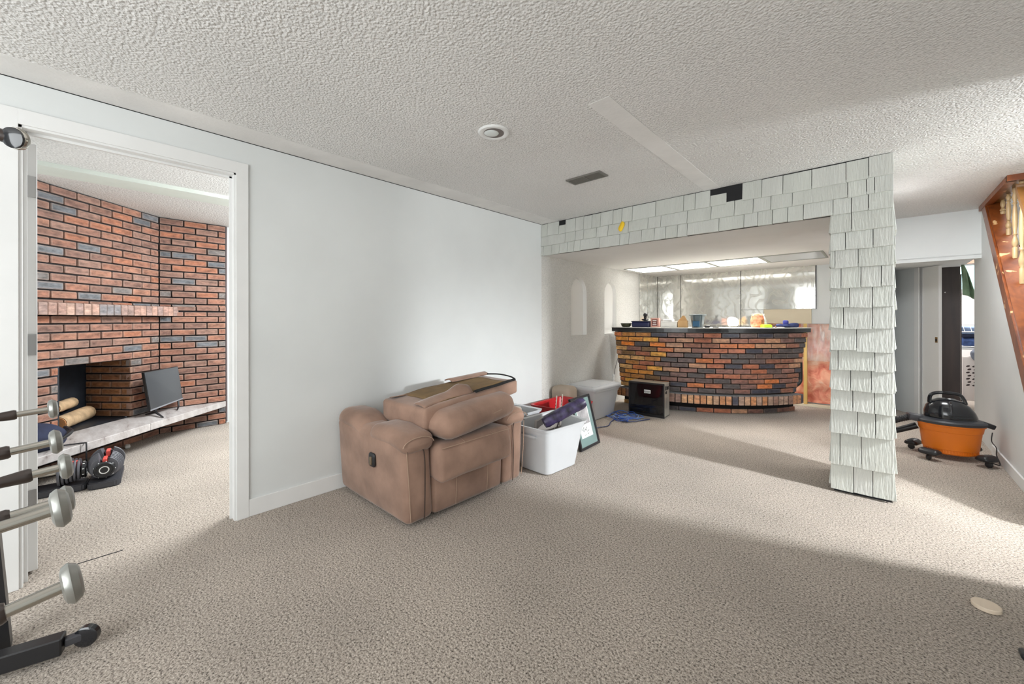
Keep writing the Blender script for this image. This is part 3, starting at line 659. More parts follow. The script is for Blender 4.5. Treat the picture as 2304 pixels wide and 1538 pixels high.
bm = BM(); prism(bm, [fm(0.03, 0.010), fm(LQ + .08, 0.010), fm(LQ + .08, 0.04), fm(0.03, 0.04)], ZH, 0.94); obj('firebox_mortar', bm, MORTAR, fp)
# hearth slab in three pieces
he = thing('hearth_slab', 'pale marbled stone hearth slab jutting out under the firebox', 'hearth', (-4.8, 0.2, ZH))
n45 = V((0.7071, 0.7071, 0)); u45 = V((0.7071, -0.7071, 0))
E0 = V((XF + 0.004, 1.148, 0)); E1 = V((-4.08, -0.363, 0)); I0 = V((XF + 0.004, 0.555, 0)); I1 = V((-4.66, -0.363, 0))
def onE(u): return BC + u45 * u + n45 * 0.41
def onI(u): return BC + u45 * u - n45 * 0.02
cutu = [0.585, 1.20]
polys = [[E0, I0, onI(cutu[0]), onE(cutu[0])], [onE(cutu[0] + .003), onI(cutu[0] + .003), onI(cutu[1]), onE(cutu[1])], [onE(cutu[1] + .003), onI(cutu[1] + .003), I1, E1]]
for pl in polys:
    bm = BM(); prism(bm, [(p.x, p.y) for p in pl], 0.199, ZH); bmesh.ops.bevel(bm, geom=list(bm.edges), offset=0.003, segments=1, affect='EDGES'); obj('slab_piece', bm, STONE, he)
# brick wall running on from the fireplace
bw = thing('wall_brick', 'brick wall returning from the corner fireplace', None, (XF, 0.85, 0), kind='structure')
i = 0; base = V((XF, 0.56, 0))
for zc, f in low + RZ + [(ZM0 + 0.02, 1.0 - 0.25)] + up:
    half = i % 2 == 0; i += 1
    F = Matrix.Translation(base) @ Matrix.Rotation(-PI/2, 4, 'Z')
    u = -PB[0] / 2 if half else 0.0
    while u < 0.585:
        a, b = max(u, 0.004), min(u + PB[0], 0.588)
        if b - a > 0.035:
            place(random.choice(PROT), bw, F @ Matrix.Translation((-(a + b) / 2, random.uniform(-.003, .003) - 0.04, zc)), fcol(), (b - a - 0.011) / BL, f)
        u += PB[0]
# fill the two courses level with the mantel
for k, zc in enumerate((ZM0 + 0.083,)):
    for a, b in ((0.11, 0.31), (0.316, 0.52), (0.526, 0.588)):
        place(random.choice(PROT), bw, Matrix.Translation(base) @ Matrix.Rotation(-PI/2, 4, 'Z') @ Matrix.Translation((-(a + b) / 2, -0.04, zc)), fcol(), (b - a - 0.006) / BL, 0.8)
obj('mortar', mk((XF - 0.05, 0.50, 0), (XF - 0.012, 1.150, CE)), MORTAR, bw)
obj('edge_strip', mk((XF - 0.05, 1.150, 0.02), (XF - 0.02, 1.166, CE)), M('dark_edge', (0.12, 0.09, 0.09), 0.7), bw)
# logs
def log(a, b, r, label, split=False):
    a, b = V(a), V(b); t = thing('firewood_log', label, 'log', a)
    bm = BM(); d = b - a; pts = [a + d * k / 8 for k in range(9)]
    tube(bm, pts, [r * (1 + 0.08 * noise.noise((k * 1.3, r * 30, 0))) for k in range(9)], 14, cap=False)
    obj('bark', bm, LOG, t, smooth=True)
    for e, s in ((a, -1), (b, 1)):
        bm = BM(); q = d.normalized().to_track_quat('Z', 'Y').to_matrix().to_4x4(); lathe(bm, [(r * 0.97, 0), (r * 0.9, 0.004 * s), (0.001, 0.006 * s)], 14, Matrix.Translation(e) @ q); obj('end_grain', bm, LOGEND, t)
log((-5.10, -0.135, 0.325), (-5.56, 0.045, 0.325), 0.062, 'thick pale firewood log lying along the hearth into the firebox')
log((-5.28, -0.165, 0.432), (-5.58, -0.055, 0.432), 0.048, 'smaller firewood log resting on top of the thick pale log')
# navy bag on the hearth
bm = BM(); rbox(bm, (-4.50, -0.23, ZH + 0.085), (0.28, 0.28, 0.168), 0.08, 5, 0.01, R=Matrix.Rotation(0.6, 3, 'Z'), wob=0.012)
t = thing('navy_bag', 'soft navy blue bag on the hearth edge beside the doorway', 'bag', (-4.50, -0.20, ZH)); obj('body', bm, NAVY, t, smooth=True, angle=70)
bm = BM(); tube(bm, smoothpts([(-4.56, -0.08, ZH + 0.13), (-4.46, -0.045, ZH + 0.11), (-4.39, -0.10, ZH + 0.07)], 6), 0.012, 8); obj('strap', bm, BPLAST, t, smooth=True)
bm = BM(); tube(bm, smoothpts([(-4.44, -0.14, ZH + 0.02), (-4.46, -0.06, ZH + 0.012), (-4.47, 0.02, ZH + 0.006), (-4.44, 0.03, ZH - 0.002), (-4.42, 0.03, 0.16), (-4.425, 0.035, 0.10)], 6), 0.005, 6); box(bm, (-4.425, 0.035, 0.085), (0.02, 0.02, 0.045), None, 0.003)
tag(obj('hearth_cord', bm, BPLAST, smooth=True), 'black cord with a plug hanging over the hearth edge', 'cord')
# television
def ray(px, py, d):   # fixed numbers below were measured with this camera model
    pass
TL, TR, BR, BLc = V((-5.168, 0.410, 0.703)), V((-5.480, 0.702, 0.712)), V((-5.520, 0.748, 0.355)), V((-5.222, 0.461, 0.317))
nrm = (TR - TL).cross(BLc - TL).normalized()
if nrm.x < 0: nrm = -nrm
def quadslab(bm, p, th):
    hexa(bm, [p[3] - nrm * th, p[2] - nrm * th, p[2], p[3], p[0] - nrm * th, p[1] - nrm * th, p[1], p[0]])
t = thing('television', 'black flat television standing tilted on the stone hearth', 'television', (-5.26, 0.47, ZH))
bm = BM(); quadslab(bm, [TL, TR, BR, BLc], 0.022); obj('casing', bm, BPLAST, t)
cen = (TL + TR + BR + BLc) / 4
def ins(p, k, l=0.0): return p + (cen - p) * k + nrm * l
bm = BM(); quadslab(bm, [ins(TL, .02, .003), ins(TR, .02, .003), ins(BR, .03, .003), ins(BLc, .03, .003)], 0.003); obj('screen', bm, SCREEN, t)
bm = BM(); quadslab(bm, [BLc + (TL - BLc) * .035 + nrm * .005, BR + (TR - BR) * .035 + nrm * .005, BR + nrm * .005, BLc + nrm * .005], 0.004); obj('lower_bezel', bm, M('grey_bezel', (0.25, 0.25, 0.27), 0.3), t)
m0 = (BLc * 0.85 + BR * 0.15)
for tip in ((-5.36, 0.44, ZH + 0.006), (-5.08, 0.54, ZH + 0.006)):
    bm = BM(); tube(bm, [m0 - V((0, 0, 0.0)), (m0 + V((0, 0, -0.03))), V(tip)], [0.012, 0.012, 0.007], 6); obj('leg', bm, BPLAST, t)
m1 = (BLc * 0.15 + BR * 0.85)
bm = BM(); tube(bm, [m1, V((m1.x + 0.02, m1.y, ZH + 0.03)), V((m1.x + 0.09, m1.y - 0.02, ZH + 0.006))], [0.010, 0.010, 0.006], 6); obj('leg', bm, BPLAST, t)
# white scrap by the hearth
bm = BM(); rbox(bm, (-5.20, 0.30, 0.018), (0.07, 0.04, 0.03), 0.014, 3, wob=0.012); tag(obj('paper_scrap', bm, PAPER, smooth=True), 'crumpled white scrap on the carpet under the hearth', 'scrap')

# ------------------------------------------------------------------ adjustable dumbbells
DB1 = M('dumbbell_plate', (0.11, 0.11, 0.125), 0.42)
def dumbbell(loc, rz, label):
    t = thing('adjustable_dumbbell', label, 'dumbbell', loc, rz, group='adjustable dumbbells on the fireplace room carpet')
    bm = BM(); prism(bm, [(-0.185, -0.085), (0.185, -0.085), (0.205, -0.06), (0.205, 0.06), (0.185, 0.085), (-0.185, 0.085), (-0.205, 0.06), (-0.205, -0.06)], 0.0, 0.048)
    bmesh.ops.bevel(bm, geom=list(bm.edges), offset=0.008, segments=2, affect='EDGES'); obj('tray', bm, DGREY, t, local=True, smooth=True)
    for sg in (-1, 1):
        for k in range(6):
            x = sg * (0.068 + k * 0.0185); Rr = 0.098 - 0.0045 * k
            bm = BM(); pts = []
            for i in range(25):
                a = math.radians(112 + 316 * i / 24); y = Rr * math.cos(a); z = Rr * math.sin(a)
                pts.append((y, max(z, -Rr * 0.9) + 0.138))
            pts.append((0.018, 0.150)); pts.append((-0.018, 0.150))
            prism(bm, pts, x - 0.0065, x + 0.0065, 'X'); bmesh.ops.bevel(bm, geom=[e for e in bm.edges if abs(e.verts[0].co.x - e.verts[1].co.x) < 1e-5], offset=0.003, segments=1, affect='EDGES')
            obj('weight_plate', bm, DB1, t, local=True, smooth=True, angle=30)
        Mx = Matrix.Translation((sg * 0.172, 0, 0.128)) @ Matrix.Rotation(sg * PI/2, 4, 'Y')
        bm = BM(); lathe(bm, [(0.050, 0), (0.056, 0.004), (0.056, 0.020), (0.050, 0.026), (0.044, 0.026), (0.042, 0.022), (0.001, 0.022)], 32, Mx); dial = obj('dial', bm, BPLAST, t, local=True, smooth=True)
        bm = BM(); lathe(bm, [(0.021, 0.0222), (0.024, 0.0235), (0.027, 0.0222)], 28, Mx, cap=False); obj('dial_ring', bm, PAPER, dial, smooth=True, local=True)
        for k in range(9):
            a = 2 * PI * k / 9; bm = BM(); box(bm, (sg * 0.184, 0.0565 * math.cos(a), 0.128 + 0.0565 * math.sin(a)), (0.010, 0.005, 0.005), Matrix.Rotation(a, 3, 'X')); obj('dial_mark', bm, PAPER, dial, local=True)
        bm = BM(); box(bm, (sg * 0.115, 0, 0.178), (0.085, 0.024, 0.045), None, 0.004); obj('red_guide', bm, REDP, t, local=True)
    bm = BM(); lathe(bm, [(0.014, -0.06), (0.018, -0.04), (0.019, 0), (0.018, 0.04), (0.014, 0.06)], 14, Matrix.Translation((0, 0, 0.135)) @ Matrix.Rotation(PI/2, 4, 'Y')); obj('handle', bm, CHROME, t, local=True, smooth=True)
    return t
dumbbell((-4.29, 0.135, 0), math.radians(-6), 'grey adjustable dumbbell facing the camera with a white dial ring')
dumbbell((-4.24, -0.165, 0), math.radians(84), 'grey adjustable dumbbell turned sideways beside the door edge')

# ------------------------------------------------------------------ home gym at the frame edge
gm = thing('home_gym', 'black steel exercise frame with chrome pegs ending in silver knobs', 'exercise machine', (-2.2, -0.25, 0))
bm = BM(); tube(bm, [(-2.375, -0.205, 0.0), (-2.36, -0.242, 0.62), (-2.37, -0.27, 1.1), (-2.50, -0.30, 1.76)], 0.044, 4); obj('post', bm, BPLAST, gm)
bm = BM(); tube(bm, [(-2.545, -0.34, 1.76), (-1.0, -0.40, 0.70)], 0.03, 4); tube(bm, [(-1.0, -0.40, 0.70), (-0.93, -0.46, 0.02)], 0.03, 4); obj('rear_frame', bm, BPLAST, gm)
bm = BM(); box(bm, (-2.19, -0.235, 0.055), (0.055, 0.40, 0.06), Matrix.Rotation(math.radians(-14), 3, 'Z'), 0.004); foot = obj('base_leg', bm, BPLAST, gm)
bm = BM(); lathe(bm, [(0.006, -0.014), (0.030, -0.014), (0.036, -0.010), (0.036, 0.010), (0.030, 0.014), (0.006, 0.014)], 28, Matrix.Translation((-2.135, 0.015, 0.052)) @ Matrix.Rotation(math.radians(60), 4, 'Z') @ Matrix.Rotation(PI/2, 4, 'X')); obj('wheel', bm, GPLAST, gm, smooth=True)
bm = BM(); box(bm, (-2.142, -0.015, 0.056), (0.03, 0.05, 0.03), None, 0.006, 2); obj('wheel_fork', bm, DGREY, gm)
PEGS = [((-2.144, -0.072, 0.893), 0.075, 0.034, 0.008), ((-1.634, -0.051, 0.878), 0.072, 0.033, 0.012), ((-1.540, -0.032, 0.830), 0.050, 0.033, 0.012),
        ((-1.065, -0.030, 0.874), 0.15, 0.034, 0.016), ((-1.432, -0.028, 0.777), 0.080, 0.033, 0.012), ((-1.006, -0.016, 0.761), 0.065, 0.034, 0.018)]
for a, ln, R, sl in PEGS:
    a = V(a); d = V((0.06, -1, -sl * 8)).normalized(); e = a + d * 0.42; s0 = a + d * ln
    bm = BM(); tube(bm, [a, s0], 0.0098, 14); pg = obj('peg', bm, CHROME, gm, smooth=True)
    bm = BM(); tube(bm, [s0 - d * 0.001, s0 + d * 0.004, s0 + d * 0.010, s0 + d * 0.05, e], [0.014, 0.0165, 0.0165, 0.013, 0.0155], 14); obj('sleeve', bm, RUBBER, pg, smooth=True)
    q = (-d).to_track_quat('Z', 'Y').to_matrix().to_4x4()
    bm = BM(); lathe(bm, [(0.0098, -0.006), (0.020, -0.006), (R * 0.86, -0.003), (R * 0.98, 0.003), (R, 0.006), (R * 0.97, 0.007), (R * 0.95, 0.008), (R * 0.82, 0.015), (R * 0.6, 0.018), (0.001, 0.019)], 30, Matrix.Translation(a) @ q); obj('end_knob', bm, SILVER, pg, smooth=True, angle=24)
nc = V((0.72, -0.66, -0.20)).normalized(); q = Matrix.Translation((-1.999, -0.142, 1.779)) @ nc.to_track_quat('Z', 'Y').to_matrix().to_4x4()
bm = BM(); lathe(bm, [(0.028, -0.022), (0.033, -0.016), (0.0345, -0.006), (0.033, 0.0)], 28, q); obj('top_cap_rim', bm, CHROME, gm, smooth=True)
bm = BM(); lathe(bm, [(0.0325, 0.0), (0.031, 0.005), (0.02, 0.009), (0.001, 0.010)], 28, q); obj('top_cap', bm, GPLAST, gm, smooth=True)
bm = BM(); tube(bm, smoothpts([(-2.02, -0.145, 1.782), (-2.05, -0.20, 1.79), (-2.25, -0.30, 1.78), (-2.50, -0.33, 1.76)], 5), 0.020, 12); obj('top_arm', bm, RUBBER, gm, smooth=True)
# ------------------------------------------------------------------ recliner
rc = thing('recliner', 'tan suede recliner against the white wall with its backrest folded down on the seat', 'armchair', (-2.40, 1.73, 0))
def flare(sg):
    return lambda p: (p.x, p.y + sg * 0.035 * (p.z + 0.25) / 0.5, p.z)
for sg, yc in ((-1, 1.352), (1, 2.140)):
    bm = BM(); rbox(bm, (-2.392, yc, 0.272), (0.845, 0.195, 0.505), 0.045, 6, 0.012, flare(sg * 0.9), 0.004); arm = obj('arm', bm, SUEDE, rc, smooth=True, angle=70)
    bm = BM(); rbox(bm, (-2.150, yc + sg * 0.022, 0.502), (0.41, 0.222, 0.112), 0.054, 6, 0.006, lambda p: (p.x, p.y, p.z - 0.018 * max(0, p.x) / 0.2 + 0.006 * math.cos(p.x * 9)), 0.005); ap = obj('arm_pad', bm, SUEDE, arm, smooth=True, angle=70)
    bm = BM(); rbox(bm, (-2.60, yc + sg * 0.018, 0.500), (0.46, 0.215, 0.135), 0.066, 8, 0.006, lambda p: (p.x, p.y, p.z + 0.020 - 0.085 * max(0.0, (p.x + 0.02) / 0.23) ** 1.5 - 0.03 * max(0.0, (-p.x - 0.12) / 0.11) ** 2), 0.006); obj('arm_cushion', bm, SUEDE, arm, smooth=True, angle=70)
    xf = -1.957
    ya, yb = yc - 0.088 + sg * 0.015, yc + 0.088 + sg * 0.03
    bm = BM(); yi = yb if sg < 0 else ya; yo = ya if sg < 0 else yb
    yj = yi - sg * -0.045 if sg < 0 else yi + 0.045
    yj = yi + (yo - yi) * 0.30
    tube(bm, smoothpts([(xf, yo, 0.455), (xf + .004, yo + (yj - yo) * .5, 0.468), (xf + .004, yj + (yo - yj) * .12, 0.455), (xf + .006, yj, 0.40), (xf + .010, yj, 0.25), (xf + .004, yj, 0.04)], 6), 0.0035, 6); obj('piping', bm, PIPING, arm, smooth=True)
    bm = BM(); tube(bm, [(-1.962, yo + sg * .0, 0.45), (-1.958, yo - sg * 0.012, 0.25), (-1.964, yo - sg * 0.028, 0.05)], 0.0022, 6)
    if sg < 0: obj('stitching', bm, STITCH, arm, smooth=True); bm = BM(); tube(bm, [(-2.33, yc - 0.100 - 0.03, 0.46), (-2.33, yc - 0.108, 0.25), (-2.33, yc - 0.083, 0.03)], 0.0018, 6)
    obj('stitching', bm, STITCH, arm, smooth=True)
    bm = BM(); ysp = [(-1.950, yc + sg * .03 + 0.104 * math.cos(a), 0.482 + 0.045 * math.sin(a)) for a in [PI * (0.02 + 0.96 * i / 16) for i in range(17)]]
    tube(bm, ysp, 0.0028, 6); obj('stitching', bm, STITCH, ap, smooth=True)
# seat body between the arms
bm = BM(); rbox(bm, (-2.40, 1.735, 0.24), (0.78, 0.60, 0.36), 0.04, 4); obj('seat', bm, SUEDE, rc, smooth=True, angle=70)
bm = BM(); rbox(bm, (-2.035, 1.733, 0.150), (0.14, 0.592, 0.240), 0.03, 6, 0.012, None, 0.004); fpn = obj('front_panel', bm, SUEDE, rc, smooth=True, angle=70)
bm = BM()
for y in (1.60, 1.87):
    bm = BM(); tube(bm, [(-1.953, y, 0.255), (-1.951, y, 0.15), (-1.958, y, 0.045)], 0.002, 6); obj('stitching', bm, STITCH, fpn, smooth=True)
def footfn(p):
    k = max(0.0, -p.z) / 0.1
    return (p.x - 0.02 * max(0, p.z / 0.1), p.y, p.z - 0.02 * k * (1 if p.x > 0 else 0))
bm = BM(); rbox(bm, (-2.018, 1.735, 0.362), (0.27, 0.606, 0.198), 0.032, 7, 0.010, footfn, 0.010, Matrix.Rotation(math.radians(1), 3, 'X')); ft = obj('footrest', bm, SUEDE, rc, smooth=True, angle=70)
bm = BM(); tube(bm, smoothpts([(-1.898, 1.445, 0.440), (-1.888, 1.55, 0.445), (-1.884, 1.735, 0.448), (-1.888, 1.92, 0.447), (-1.898, 2.03, 0.442)], 5), 0.0028, 6); obj('stitching', bm, STITCH, ft, smooth=True)
for y in (1.62, 1.86):
    bm = BM(); tube(bm, [(-1.888, y, 0.446), (-1.94, y, 0.464), (-2.03, y, 0.467)], 0.002, 6); obj('stitching', bm, STITCH, ft, smooth=True)
# folded head cushion
Rt = Matrix.Rotation(math.radians(4.5), 3, 'X')
bm = BM(); rbox(bm, (-2.06, 1.800, 0.575), (0.34, 0.70, 0.165), 0.078, 7, 0.012, lambda p: (p.x - 0.03 * (p.y / 0.35), p.y, p.z), 0.008, Rt); hc = obj('head_cushion', bm, SUEDE, rc, smooth=True, angle=70)
bm = BM()
tube(bm, smoothpts([Rt @ V((0.148, -0.25, 0.012)) + V((-2.045, 1.800, 0.575)), Rt @ V((0.172, -0.1, 0.002)) + V((-2.055, 1.800, 0.575)), Rt @ V((0.172, 0.1, 0.002)) + V((-2.062, 1.8, 0.575)), Rt @ V((0.150, 0.29, 0.012)) + V((-2.08, 1.8, 0.575))], 6), 0.0028, 6); obj('stitching', bm, STITCH, hc, smooth=True); bm = BM()
tube(bm, smoothpts([Rt @ V((0.10, -0.235, 0.080)) + V((-2.04, 1.8, 0.575)), Rt @ V((0.15, -0.245, 0.045)) + V((-2.04, 1.8, 0.575)), Rt @ V((0.168, -0.25, 0.005)) + V((-2.04, 1.8, 0.575)), Rt @ V((0.145, -0.25, -0.045)) + V((-2.04, 1.8, 0.575))], 6), 0.0032, 6)
obj('stitching', bm, STITCH, hc, smooth=True)
# folded back block, lying across the arms, right end higher
def backfn(p):
    k = (p.y + 0.42) / 0.84
    z = p.z * (1.0 - 0.30 * k) + (0.10 * k)
    return (p.x - 0.02 * k * (1 if p.x > 0 else 0) + (0.05 if p.z > 0 else 0) * 0, p.y, z)
bm = BM(); rbox(bm, (-2.27, 1.845, 0.590), (0.50, 0.87, 0.140), 0.024, 7, 0.004, backfn, 0.005); bb = obj('folded_backrest', bm, SUEDE, rc, smooth=True, angle=60)
def topz(y): 
    k = (y - 1.845 + 0.42) / 0.84; return 0.590 + 0.0675 * (1 - 0.30 * k) + 0.10 * k
bm = BM(); n1, n2 = 10, 14; vs = []
for i in range(n1 + 1):
    row = []
    for j in range(n2 + 1):
        y = 1.55 + j / n2 * 0.62; x = -2.47 + i / n1 * 0.40
        row.append(bm.verts.new((x, y, topz(y) + 0.012 + 0.010 * noise.noise((x * 5, y * 5, 1)))))
    vs.append(row)
for i in range(n1):
    for j in range(n2): bm.faces.new((vs[i][j], vs[i + 1][j], vs[i + 1][j + 1], vs[i][j + 1]))
lin = obj('back_lining', bm, LINING, rc, smooth=True, angle=80); lin.modifiers.new('t', 'SOLIDIFY').thickness = 0.004
# loose suede flaps around the open back
def sheet(name, fn, nu, nv, mat, th=0.006, parent=None):
    bm = BM(); vs = [[bm.verts.new(fn(i / nu, j / nv)) for j in range(nv + 1)] for i in range(nu + 1)]
    for i in range(nu):
        for j in range(nv): bm.faces.new((vs[i][j], vs[i + 1][j], vs[i + 1][j + 1], vs[i][j + 1]))
    o = obj(name, bm, mat, parent, smooth=True, angle=80); md = o.modifiers.new('t', 'SOLIDIFY'); md.thickness = th; return o
sheet('suede_flap', lambda u, v: (-2.045 - 0.12 * u * (1 - v * .3) - 0.03 * math.sin(v * 3), 1.43 + 0.40 * v, topz(1.43 + 0.4 * v) + 0.008 + 0.030 * math.sin(u * PI * .7) * (0.4 + v) + 0.035 * max(0, 1 - abs(v - 0.85) * 5) * u), 6, 16, SUEDE, 0.006, rc)
sheet('suede_flap', lambda u, v: (-2.43 - 0.05 * u, 1.44 + 0.18 * v, topz(1.5) + 0.018 - 0.01 * u), 3, 6, SUEDE, 0.006, rc)
sheet('suede_flap', lambda u, v: (-2.40 - 0.10 * u + 0.06 * v, 1.93 + 0.33 * v, topz(1.93 + 0.33 * v) + 0.026 + 0.016 * math.sin(u * 3)), 6, 10, SUEDE, 0.008, rc)
bm = BM(); pts = [(-2.02 - 0.005 * math.sin(i), 1.83 + i * 0.045, topz(1.83 + i * 0.045) + 0.016) for i in range(10)]
for a, b in zip(pts, pts[1:]):
    hexa(bm, [(a[0] - .028, a[1], a[2]), (a[0], a[1], a[2] - 0.006), (b[0], b[1], b[2] - 0.006), (b[0] - .028, b[1], b[2]), (a[0] - .028, a[1], a[2] + .005), (a[0], a[1], a[2] - .001), (b[0], b[1], b[2] - .001), (b[0] - .028, b[1], b[2] + .005)])
tube(bm, smoothpts([(-2.03, 2.235, topz(2.235) + 0.018), (-2.10, 2.262, topz(2.25) + 0.026), (-2.22, 2.262, topz(2.25) + 0.034), (-2.30, 2.20, topz(2.2) + 0.040)], 5), 0.006, 6)
obj('velcro_strip', bm, VELCRO, rc)
bm = BM(); rbox(bm, (-2.292, 1.216, 0.345), (0.074, 0.022, 0.086), 0.020, 3); lv = obj('lever_plate', bm, BPLAST, rc, smooth=True)
bm = BM(); rbox(bm, (-2.288, 1.204, 0.342), (0.024, 0.014, 0.052), 0.007, 3); obj('lever_pull', bm, M('bronze_pull', (0.14, 0.10, 0.06), 0.4), lv, smooth=True).matrix_parent_inverse = Matrix.Identity(4)

# ------------------------------------------------------------------ totes and clutter beside the recliner
def quadtub(bm, bot, top, z0, z1, th, nc=4, r=0.05):
    """open tub between two quads (lists of xy), rounded corners"""
    def rnd(q, rr):
        out = []
        for i in range(4):
            p, a, b = V((*q[i], 0)), V((*q[i - 1], 0)), V((*q[(i + 1) % 4], 0))
            s, e = p + (a - p).normalized() * rr, p + (b - p).normalized() * rr
            for k in range(nc + 1):
                t = k / nc; out.append((1 - t) ** 2 * s + 2 * t * (1 - t) * p + t * t * e)
        return out
    def shrink(q, d):
        c = sum((V((*p, 0)) for p in q), V()) / 4
        return [tuple((V((*p, 0)) + (c - V((*p, 0))).normalized() * d)[:2]) for p in q]
    def mixq(t): return [tuple(V((*a, 0)).lerp(V((*b, 0)), t)[:2]) for a, b in zip(bot, top)]
    L = []
    for t, off, rr in ((0.0, 0.02, r * .8), (0.03, 0.0, r), (0.86, 0.0, r), (0.865, -0.010, r), (0.94, -0.010, r), (0.945, -0.022, r), (1.0, -0.026, r), (1.0, -0.012, r), (0.985, 0.0 + th, r), (0.05, th, r * .9)):
        L.append((rnd(shrink(mixq(t), off), rr), z0 + (z1 - z0) * t))
    rings = [[bm.verts.new((p.x, p.y, z)) for p in ring] for ring, z in L]
    m = len(rings[0])
    for a, b in zip(rings, rings[1:]):
        for i in range(m): bm.faces.new((a[i], a[(i + 1) % m], b[(i + 1) % m], b[i]))
    bm.faces.new(rings[0][::-1]); bm.faces.new(rings[-1])
t = thing('storage_tote', 'open white plastic tote in front beside the recliner, holding a purple roll', 'storage bin', (-2.0, 2.62, 0))
bm = BM(); quadtub(bm, [(-2.16, 2.43), (-1.865, 2.42), (-1.845, 2.79), (-2.16, 2.86)], [(-2.20, 2.36), (-1.815, 2.355), (-1.785, 2.84), (-2.19, 2.95)], 0.0, 0.375, 0.012, 4, 0.055); obj('tub', bm, WPLAST, t, smooth=True)
for y in (2.345,):
    bm = BM(); box(bm, (-2.02, 2.365, 0.30), (0.18, 0.03, 0.02), None, 0.006, 2); obj('handle', bm, WPLAST, t, smooth=True)
# roll of purple cloth in the tote
a, b = V((-1.93, 2.46, 0.395)), V((-1.74, 2.74, 0.545)); dd = b - a
bm = BM(); R0 = dd.normalized().to_track_quat('Z', 'Y').to_matrix().to_4x4(); prof = []
n, k = 20, 14; rings = []
for j in range(k + 1):
    ring = []
    for i in range(n):
        an = 2 * PI * i / n; r = 0.047 * (0.82 if j in (0, k) else 1) * (1 + 0.10 * noise.noise((math.cos(an) * 2, math.sin(an) * 2, j * .5)))
        ring.append(bm.verts.new(Matrix.Translation(a) @ R0 @ V((r * math.cos(an), r * math.sin(an), dd.length * j / k))))
    rings.append(ring)
for p, q in zip(rings, rings[1:]):
    for i in range(n): bm.faces.new((p[i], p[(i + 1) % n], q[(i + 1) % n], q[i]))
bm.faces.new(rings[0][::-1]); bm.faces.new(rings[-1])
ROLL = M('purple_print_cloth', (0.028, 0.02, 0.055), 0.45, var=0.92, vscale=18, stretch=(1, 1, 1), coat=0.15)
tag(obj('cloth_roll', bm, ROLL, smooth=True, angle=60), 'rolled dark purple printed cloth leaning out of the open white tote', 'cloth roll')
bm = BM(); hexa(bm, [(-2.13, 2.50, 0.10), (-2.10, 2.49, 0.10), (-2.10, 2.80, 0.10), (-2.13, 2.81, 0.10), (-2.10, 2.48, 0.39), (-2.07, 2.47, 0.39), (-2.03, 2.78, 0.46), (-2.06, 2.79, 0.46)])
for v in bm.verts: v.co.x += 0.06
tag(obj('grey_board', bm, M('grey_board', (0.30, 0.27, 0.25), 0.6, var=0.1)), 'grey brown board standing inside the open white tote', 'board')
STRIPM = M('raw_metal_strip', (0.55, 0.50, 0.42), 0.4, metal=0.5)
for i, (x, y, lx) in enumerate(((-2.00, 2.66, 0.0), (-1.98, 2.70, 0.012))):
    bm = BM(); n = 16; A = V((x, y, 0.12)); B = V((x - 0.02 + lx, y + 0.09, 0.555 + 0.01 * i)); w = V((0.010, -0.010, 0))
    hexa(bm, [A - w, A + w, A + w + V((.003, .003, 0)), A - w + V((.003, .003, 0)), B - w, B + w, B + w + V((.003, .003, 0)), B - w + V((.003, .003, 0))])
    st = thing('metal_strip', ['narrow slotted metal strip standing in the open white tote, nearer the recliner', 'narrow slotted metal strip standing in the open white tote, nearer the picture frame'][i], 'metal strip', tuple(A), group='slotted metal strips in the tote')
    obj('bar', bm, STRIPM, st)
    bm = BM()
    for k in range(3, n):
        p = A.lerp(B, k / n) - V((.0006, .0006, 0)); box(bm, p, (0.006, 0.004, 0.010), Matrix.Rotation(-0.78, 3, 'Z'))
    s = obj('slot', bm, BLACK, st); s['kind'] = 'stuff'
# framed picture leaning on the lidded tote
FBL, FBR, FTR, FTL = V((-1.985, 3.07, 0.004)), V((-2.005, 3.43, 0.004)), V((-2.135, 3.435, 0.462)), V((-2.150, 3.165, 0.462))
FTL = FBL + (FTR - FBR)
fx = (FBR - FBL).normalized(); fz = (FTR - FBR).normalized(); fn_ = fx.cross(fz).normalized()
if fn_.x < 0: fn_ = -fn_
FW, FH = (FBR - FBL).length, (FTR - FBR).length
def fbox(bm, u0, u1, v0, v1, d0, d1):
    P = lambda u, v, d: FBL + fx * u + fz * v + fn_ * d
    hexa(bm, [P(u0, v0, d0), P(u1, v0, d0), P(u1, v1, d0), P(u0, v1, d0), P(u0, v0, d1), P(u1, v0, d1), P(u1, v1, d1), P(u0, v1, d1)])
t = thing('picture_frame', 'black framed picture with a teal mat leaning behind the open white tote', 'picture frame', tuple(FBL))
bm = BM(); w_ = 0.022; fbox(bm, 0, FW, 0, w_, -.012, .012); fbox(bm, 0, FW, FH - w_, FH, -.012, .012); fbox(bm, 0, w_, w_, FH - w_, -.012, .012); fbox(bm, FW - w_, FW, w_, FH - w_, -.012, .012); obj('frame', bm, BPLAST, t)
bm = BM(); fbox(bm, w_, FW - w_, w_, FH - w_, -.010, -.002); obj('mat_board', bm, GREENM, t)
bm = BM(); fbox(bm, 0.075, FW - 0.075, 0.095, FH - 0.085, -.004, -.0008); pic = obj('print', bm, PAPER, t)
bm = BM(); fbox(bm, 0.088, FW - 0.088, 0.215, FH - 0.098, -.003, .0002); obj('photo', bm, M('photo_print', (0.34, 0.30, 0.31), 0.5, var=0.6, vscale=9), pic).matrix_parent_inverse = Matrix.Identity(4)
bm = BM(); random.seed(3)
for k in range(14):
    u = 0.10 + random.random() * (FW - 0.25); v = 0.115 + random.random() * 0.07; l = random.uniform(.012, .04)
    P = [FBL + fx * (u + l * s / 4) + fz * (v + 0.006 * math.sin(s * 2.3 + k) + 0.1 * l * s / 4) + fn_ * 0.0002 for s in range(5)]
    tube(bm, P, 0.0009, 4)
